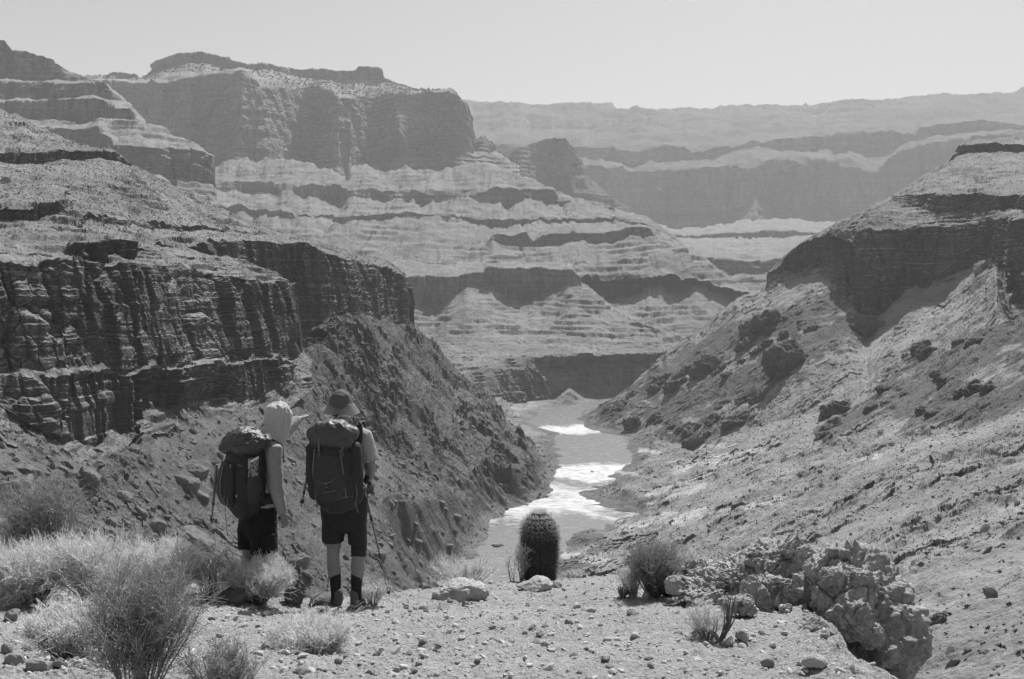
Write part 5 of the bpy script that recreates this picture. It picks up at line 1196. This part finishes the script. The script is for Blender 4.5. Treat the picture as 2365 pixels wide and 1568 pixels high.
    b = MB(); b.tube([Bp(-.15, -.06, 1.475), Bp(-.08, -.03, 1.515), Bp(0, .0, 1.525), Bp(.10, .0, 1.52), Bp(.17, .02, 1.50)], [(.08, .06), (.13, .085), (.15, .095), (.13, .085), (.08, .06)], 22, up=up)
    b.tube([Bp(-.12, -.05, 1.45), Bp(.14, -.02, 1.46)], [(.13, .06), (.12, .06)], 16)
    b.tube([Bp(.06, .10, 1.53), Bp(.15, .10, 1.53), Bp(.21, .08, 1.52)], [(.05, .035), (.05, .035), (.03, .02)], 12)
    b.fused('lid', M_lid, pk, .007, 2, wrinkle(.017, (13, 13, 17), 95))
    b = MB(); b.tube([Bp(-.02, -.15, 1.32), Bp(-.02, -.18, 1.2), Bp(-.02, -.18, 1.08), Bp(-.02, -.155, 1.0)], [(.10, .03), (.12, .035), (.125, .035), (.10, .03)], 18, up=f); fp = b.fused('front_pocket', M_nyl, pk, .008, 2, wrinkle(.006, (14, 14, 10), 97))
    b = MB(); b.ell(Bp(-.14, -.145, 1.22), (.045, .012, .085), 16, Matrix.Rotation(-an - .5, 3, 'Z')); b.build('pale_patch', M_patch, pk)
    b = MB(); b.tube([Bp(.19, -.04, 1.26), Bp(.20, -.04, 1.15), Bp(.185, -.04, 1.03)], [(.055, .03), (.07, .045), (.05, .03)], 16, up=r); b.fused('side_pocket', M_nyl2, pk, .008, 2, wrinkle(.004, (12, 12, 8), 99))
    b = MB(); b.tube([Bp(.198, -.05, 1.23), Bp(.200, -.05, 1.375)], [(.05, .014), (.055, .014)], 10, up=r); mp_ = b.build('folded_map', M_map, pk)
    b = MB(); b.box(Bp(.222, -.05, 1.25), (.026, .004, .013), Matrix.Rotation(-an - math.pi / 2, 3, 'Z').to_quaternion()); b.build('label_tag', M_webp, pk, smooth=False)
    bt = empty('water_bottle', tuple(root.matrix_basis @ Vector(pc + Bp(.222, -.05, 1.375)))); tag(bt, 'shiny white rim of a bottle poking out of the side net', 'bottle')
    b = MB(); b.tube([r * .0 - f * .03 - up * .012, f * .03 + up * .014], [.009, .009], 12); b.build('cap', M_bot, bt); b = MB(); b.tube([V3(-.012, 0, -.10), V3(-.012, 0, -.02)], [.026, .026], 14); b.build('body', M_map, bt)
    def strap(name, pts, w, mat, th=.002, u=None):
        b = MB(); b.tube(pts, [(w, th)] * len(pts), 6, up=-f if u is None else u); b.build(name, mat, pk)
    strap('compression_strap', [Bp(.045, -.17, 1.33), Bp(.05, -.20, 1.2), Bp(.04, -.20, 1.09), Bp(.03, -.19, 1.03)], .010, M_patch)
    strap('compression_strap', [Bp(.03, -.205, 1.09), Bp(.0, -.21, 1.03), Bp(.02, -.2, .985), Bp(.05, -.2, 1.0), Bp(.045, -.2, 1.08)], .004, M_patch)
    strap('compression_strap', [Bp(-.10, -.16, 1.36), Bp(-.12, -.17, 1.2), Bp(-.1, -.15, 1.0)], .007, M_web)
    strap('daisy_chain', [Bp(-.02, -.20, 1.30), Bp(-.02, -.225, 1.2), Bp(-.02, -.225, 1.1), Bp(-.02, -.2, 1.0)], .008, M_web)
    strap('compression_strap', [Bp(.10, -.14, 1.33), Bp(.16, -.09, 1.30), Bp(.21, -.02, 1.29)], .008, M_web)
    strap('compression_strap', [Bp(.10, -.15, 1.05), Bp(.17, -.10, 1.06), Bp(.21, -.02, 1.07)], .008, M_web)
    strap('lid_strap', [Bp(.03, -.13, 1.50), Bp(.03, -.07, 1.59), Bp(.035, .02, 1.615), Bp(.04, .09, 1.60)], .010, M_web)
    strap('shoulder_strap', [Bp(.09, .10, 1.50), Bp(.12, .18, 1.505), Bp(.13, .28, 1.45), Bp(.12, .30, 1.3)], .022, M_nyl, .006)
    strap('shoulder_strap', [Bp(-.09, .10, 1.50), Bp(-.10, .18, 1.505), Bp(-.10, .28, 1.45), Bp(-.1, .30, 1.3)], .022, M_nyl, .006)
    strap('load_strap', [Bp(.145, .09, 1.475), Bp(.23, .16, 1.41), Bp(.28, .22, 1.33)], .006, M_webp)
    b = MB(); b.tube([Bp(-.15, .08, 1.0), Bp(-.18, .2, 1.0), Bp(-.08, .34, 1.0), Bp(.08, .34, 1.0), Bp(.17, .2, 1.0), Bp(.14, .08, 1.0)], [(.035, .01)] * 6, 10, up=(1, 0, 0)); b.build('hip_belt', M_nyl, pk)
    strap('hanging_strap', [Bp(-.04, -.16, .99), Bp(-.045, -.165, .94), Bp(-.03, -.16, .80), Bp(-.02, -.155, .72)], .005, M_web)
    b = MB(); b.ell(Bp(.11, -.15, 1.075), (.012, .006, .02), 8); b.build('zip_pull', M_webp, pk)
    wm = lambda a: tuple(root.matrix_basis @ Vector(a))
    trekking_pole(wm((-.335, -.12, 1.33)), wm((-.368, -.17, .80)), 'folded trekking pole strapped upright to the left edge of the hooded hiker pack', grip=False, thick=1.5)
    trekking_pole(wm((.10, .30, 1.02)), wm((.165, .04, .78)), 'short dark pole tucked beside the right hand of the hooded hiker', grip=False, thick=1.3)
person_right(); person_left()
# ------------------------------------------------------------------ the air
hz = bpy.data.materials.new('haze'); hz.use_nodes = True; hz.node_tree.nodes.clear()
pv = hz.node_tree.nodes.new('ShaderNodeVolumePrincipled'); ho = hz.node_tree.nodes.new('ShaderNodeOutputMaterial')
pv.inputs['Color'].default_value = (.90, .90, .90, 1); pv.inputs['Density'].default_value = 0.75e-4
pv.inputs['Anisotropy'].default_value = 0.0
hz.node_tree.links.new(pv.outputs[0], ho.inputs['Volume'])
bm = MB(); bm.box((0, 18500, 850), (31000, 22500, 1255)); tag(bm.build('haze', hz, smooth=False), kind='stuff', label='pale haze filling the whole canyon')
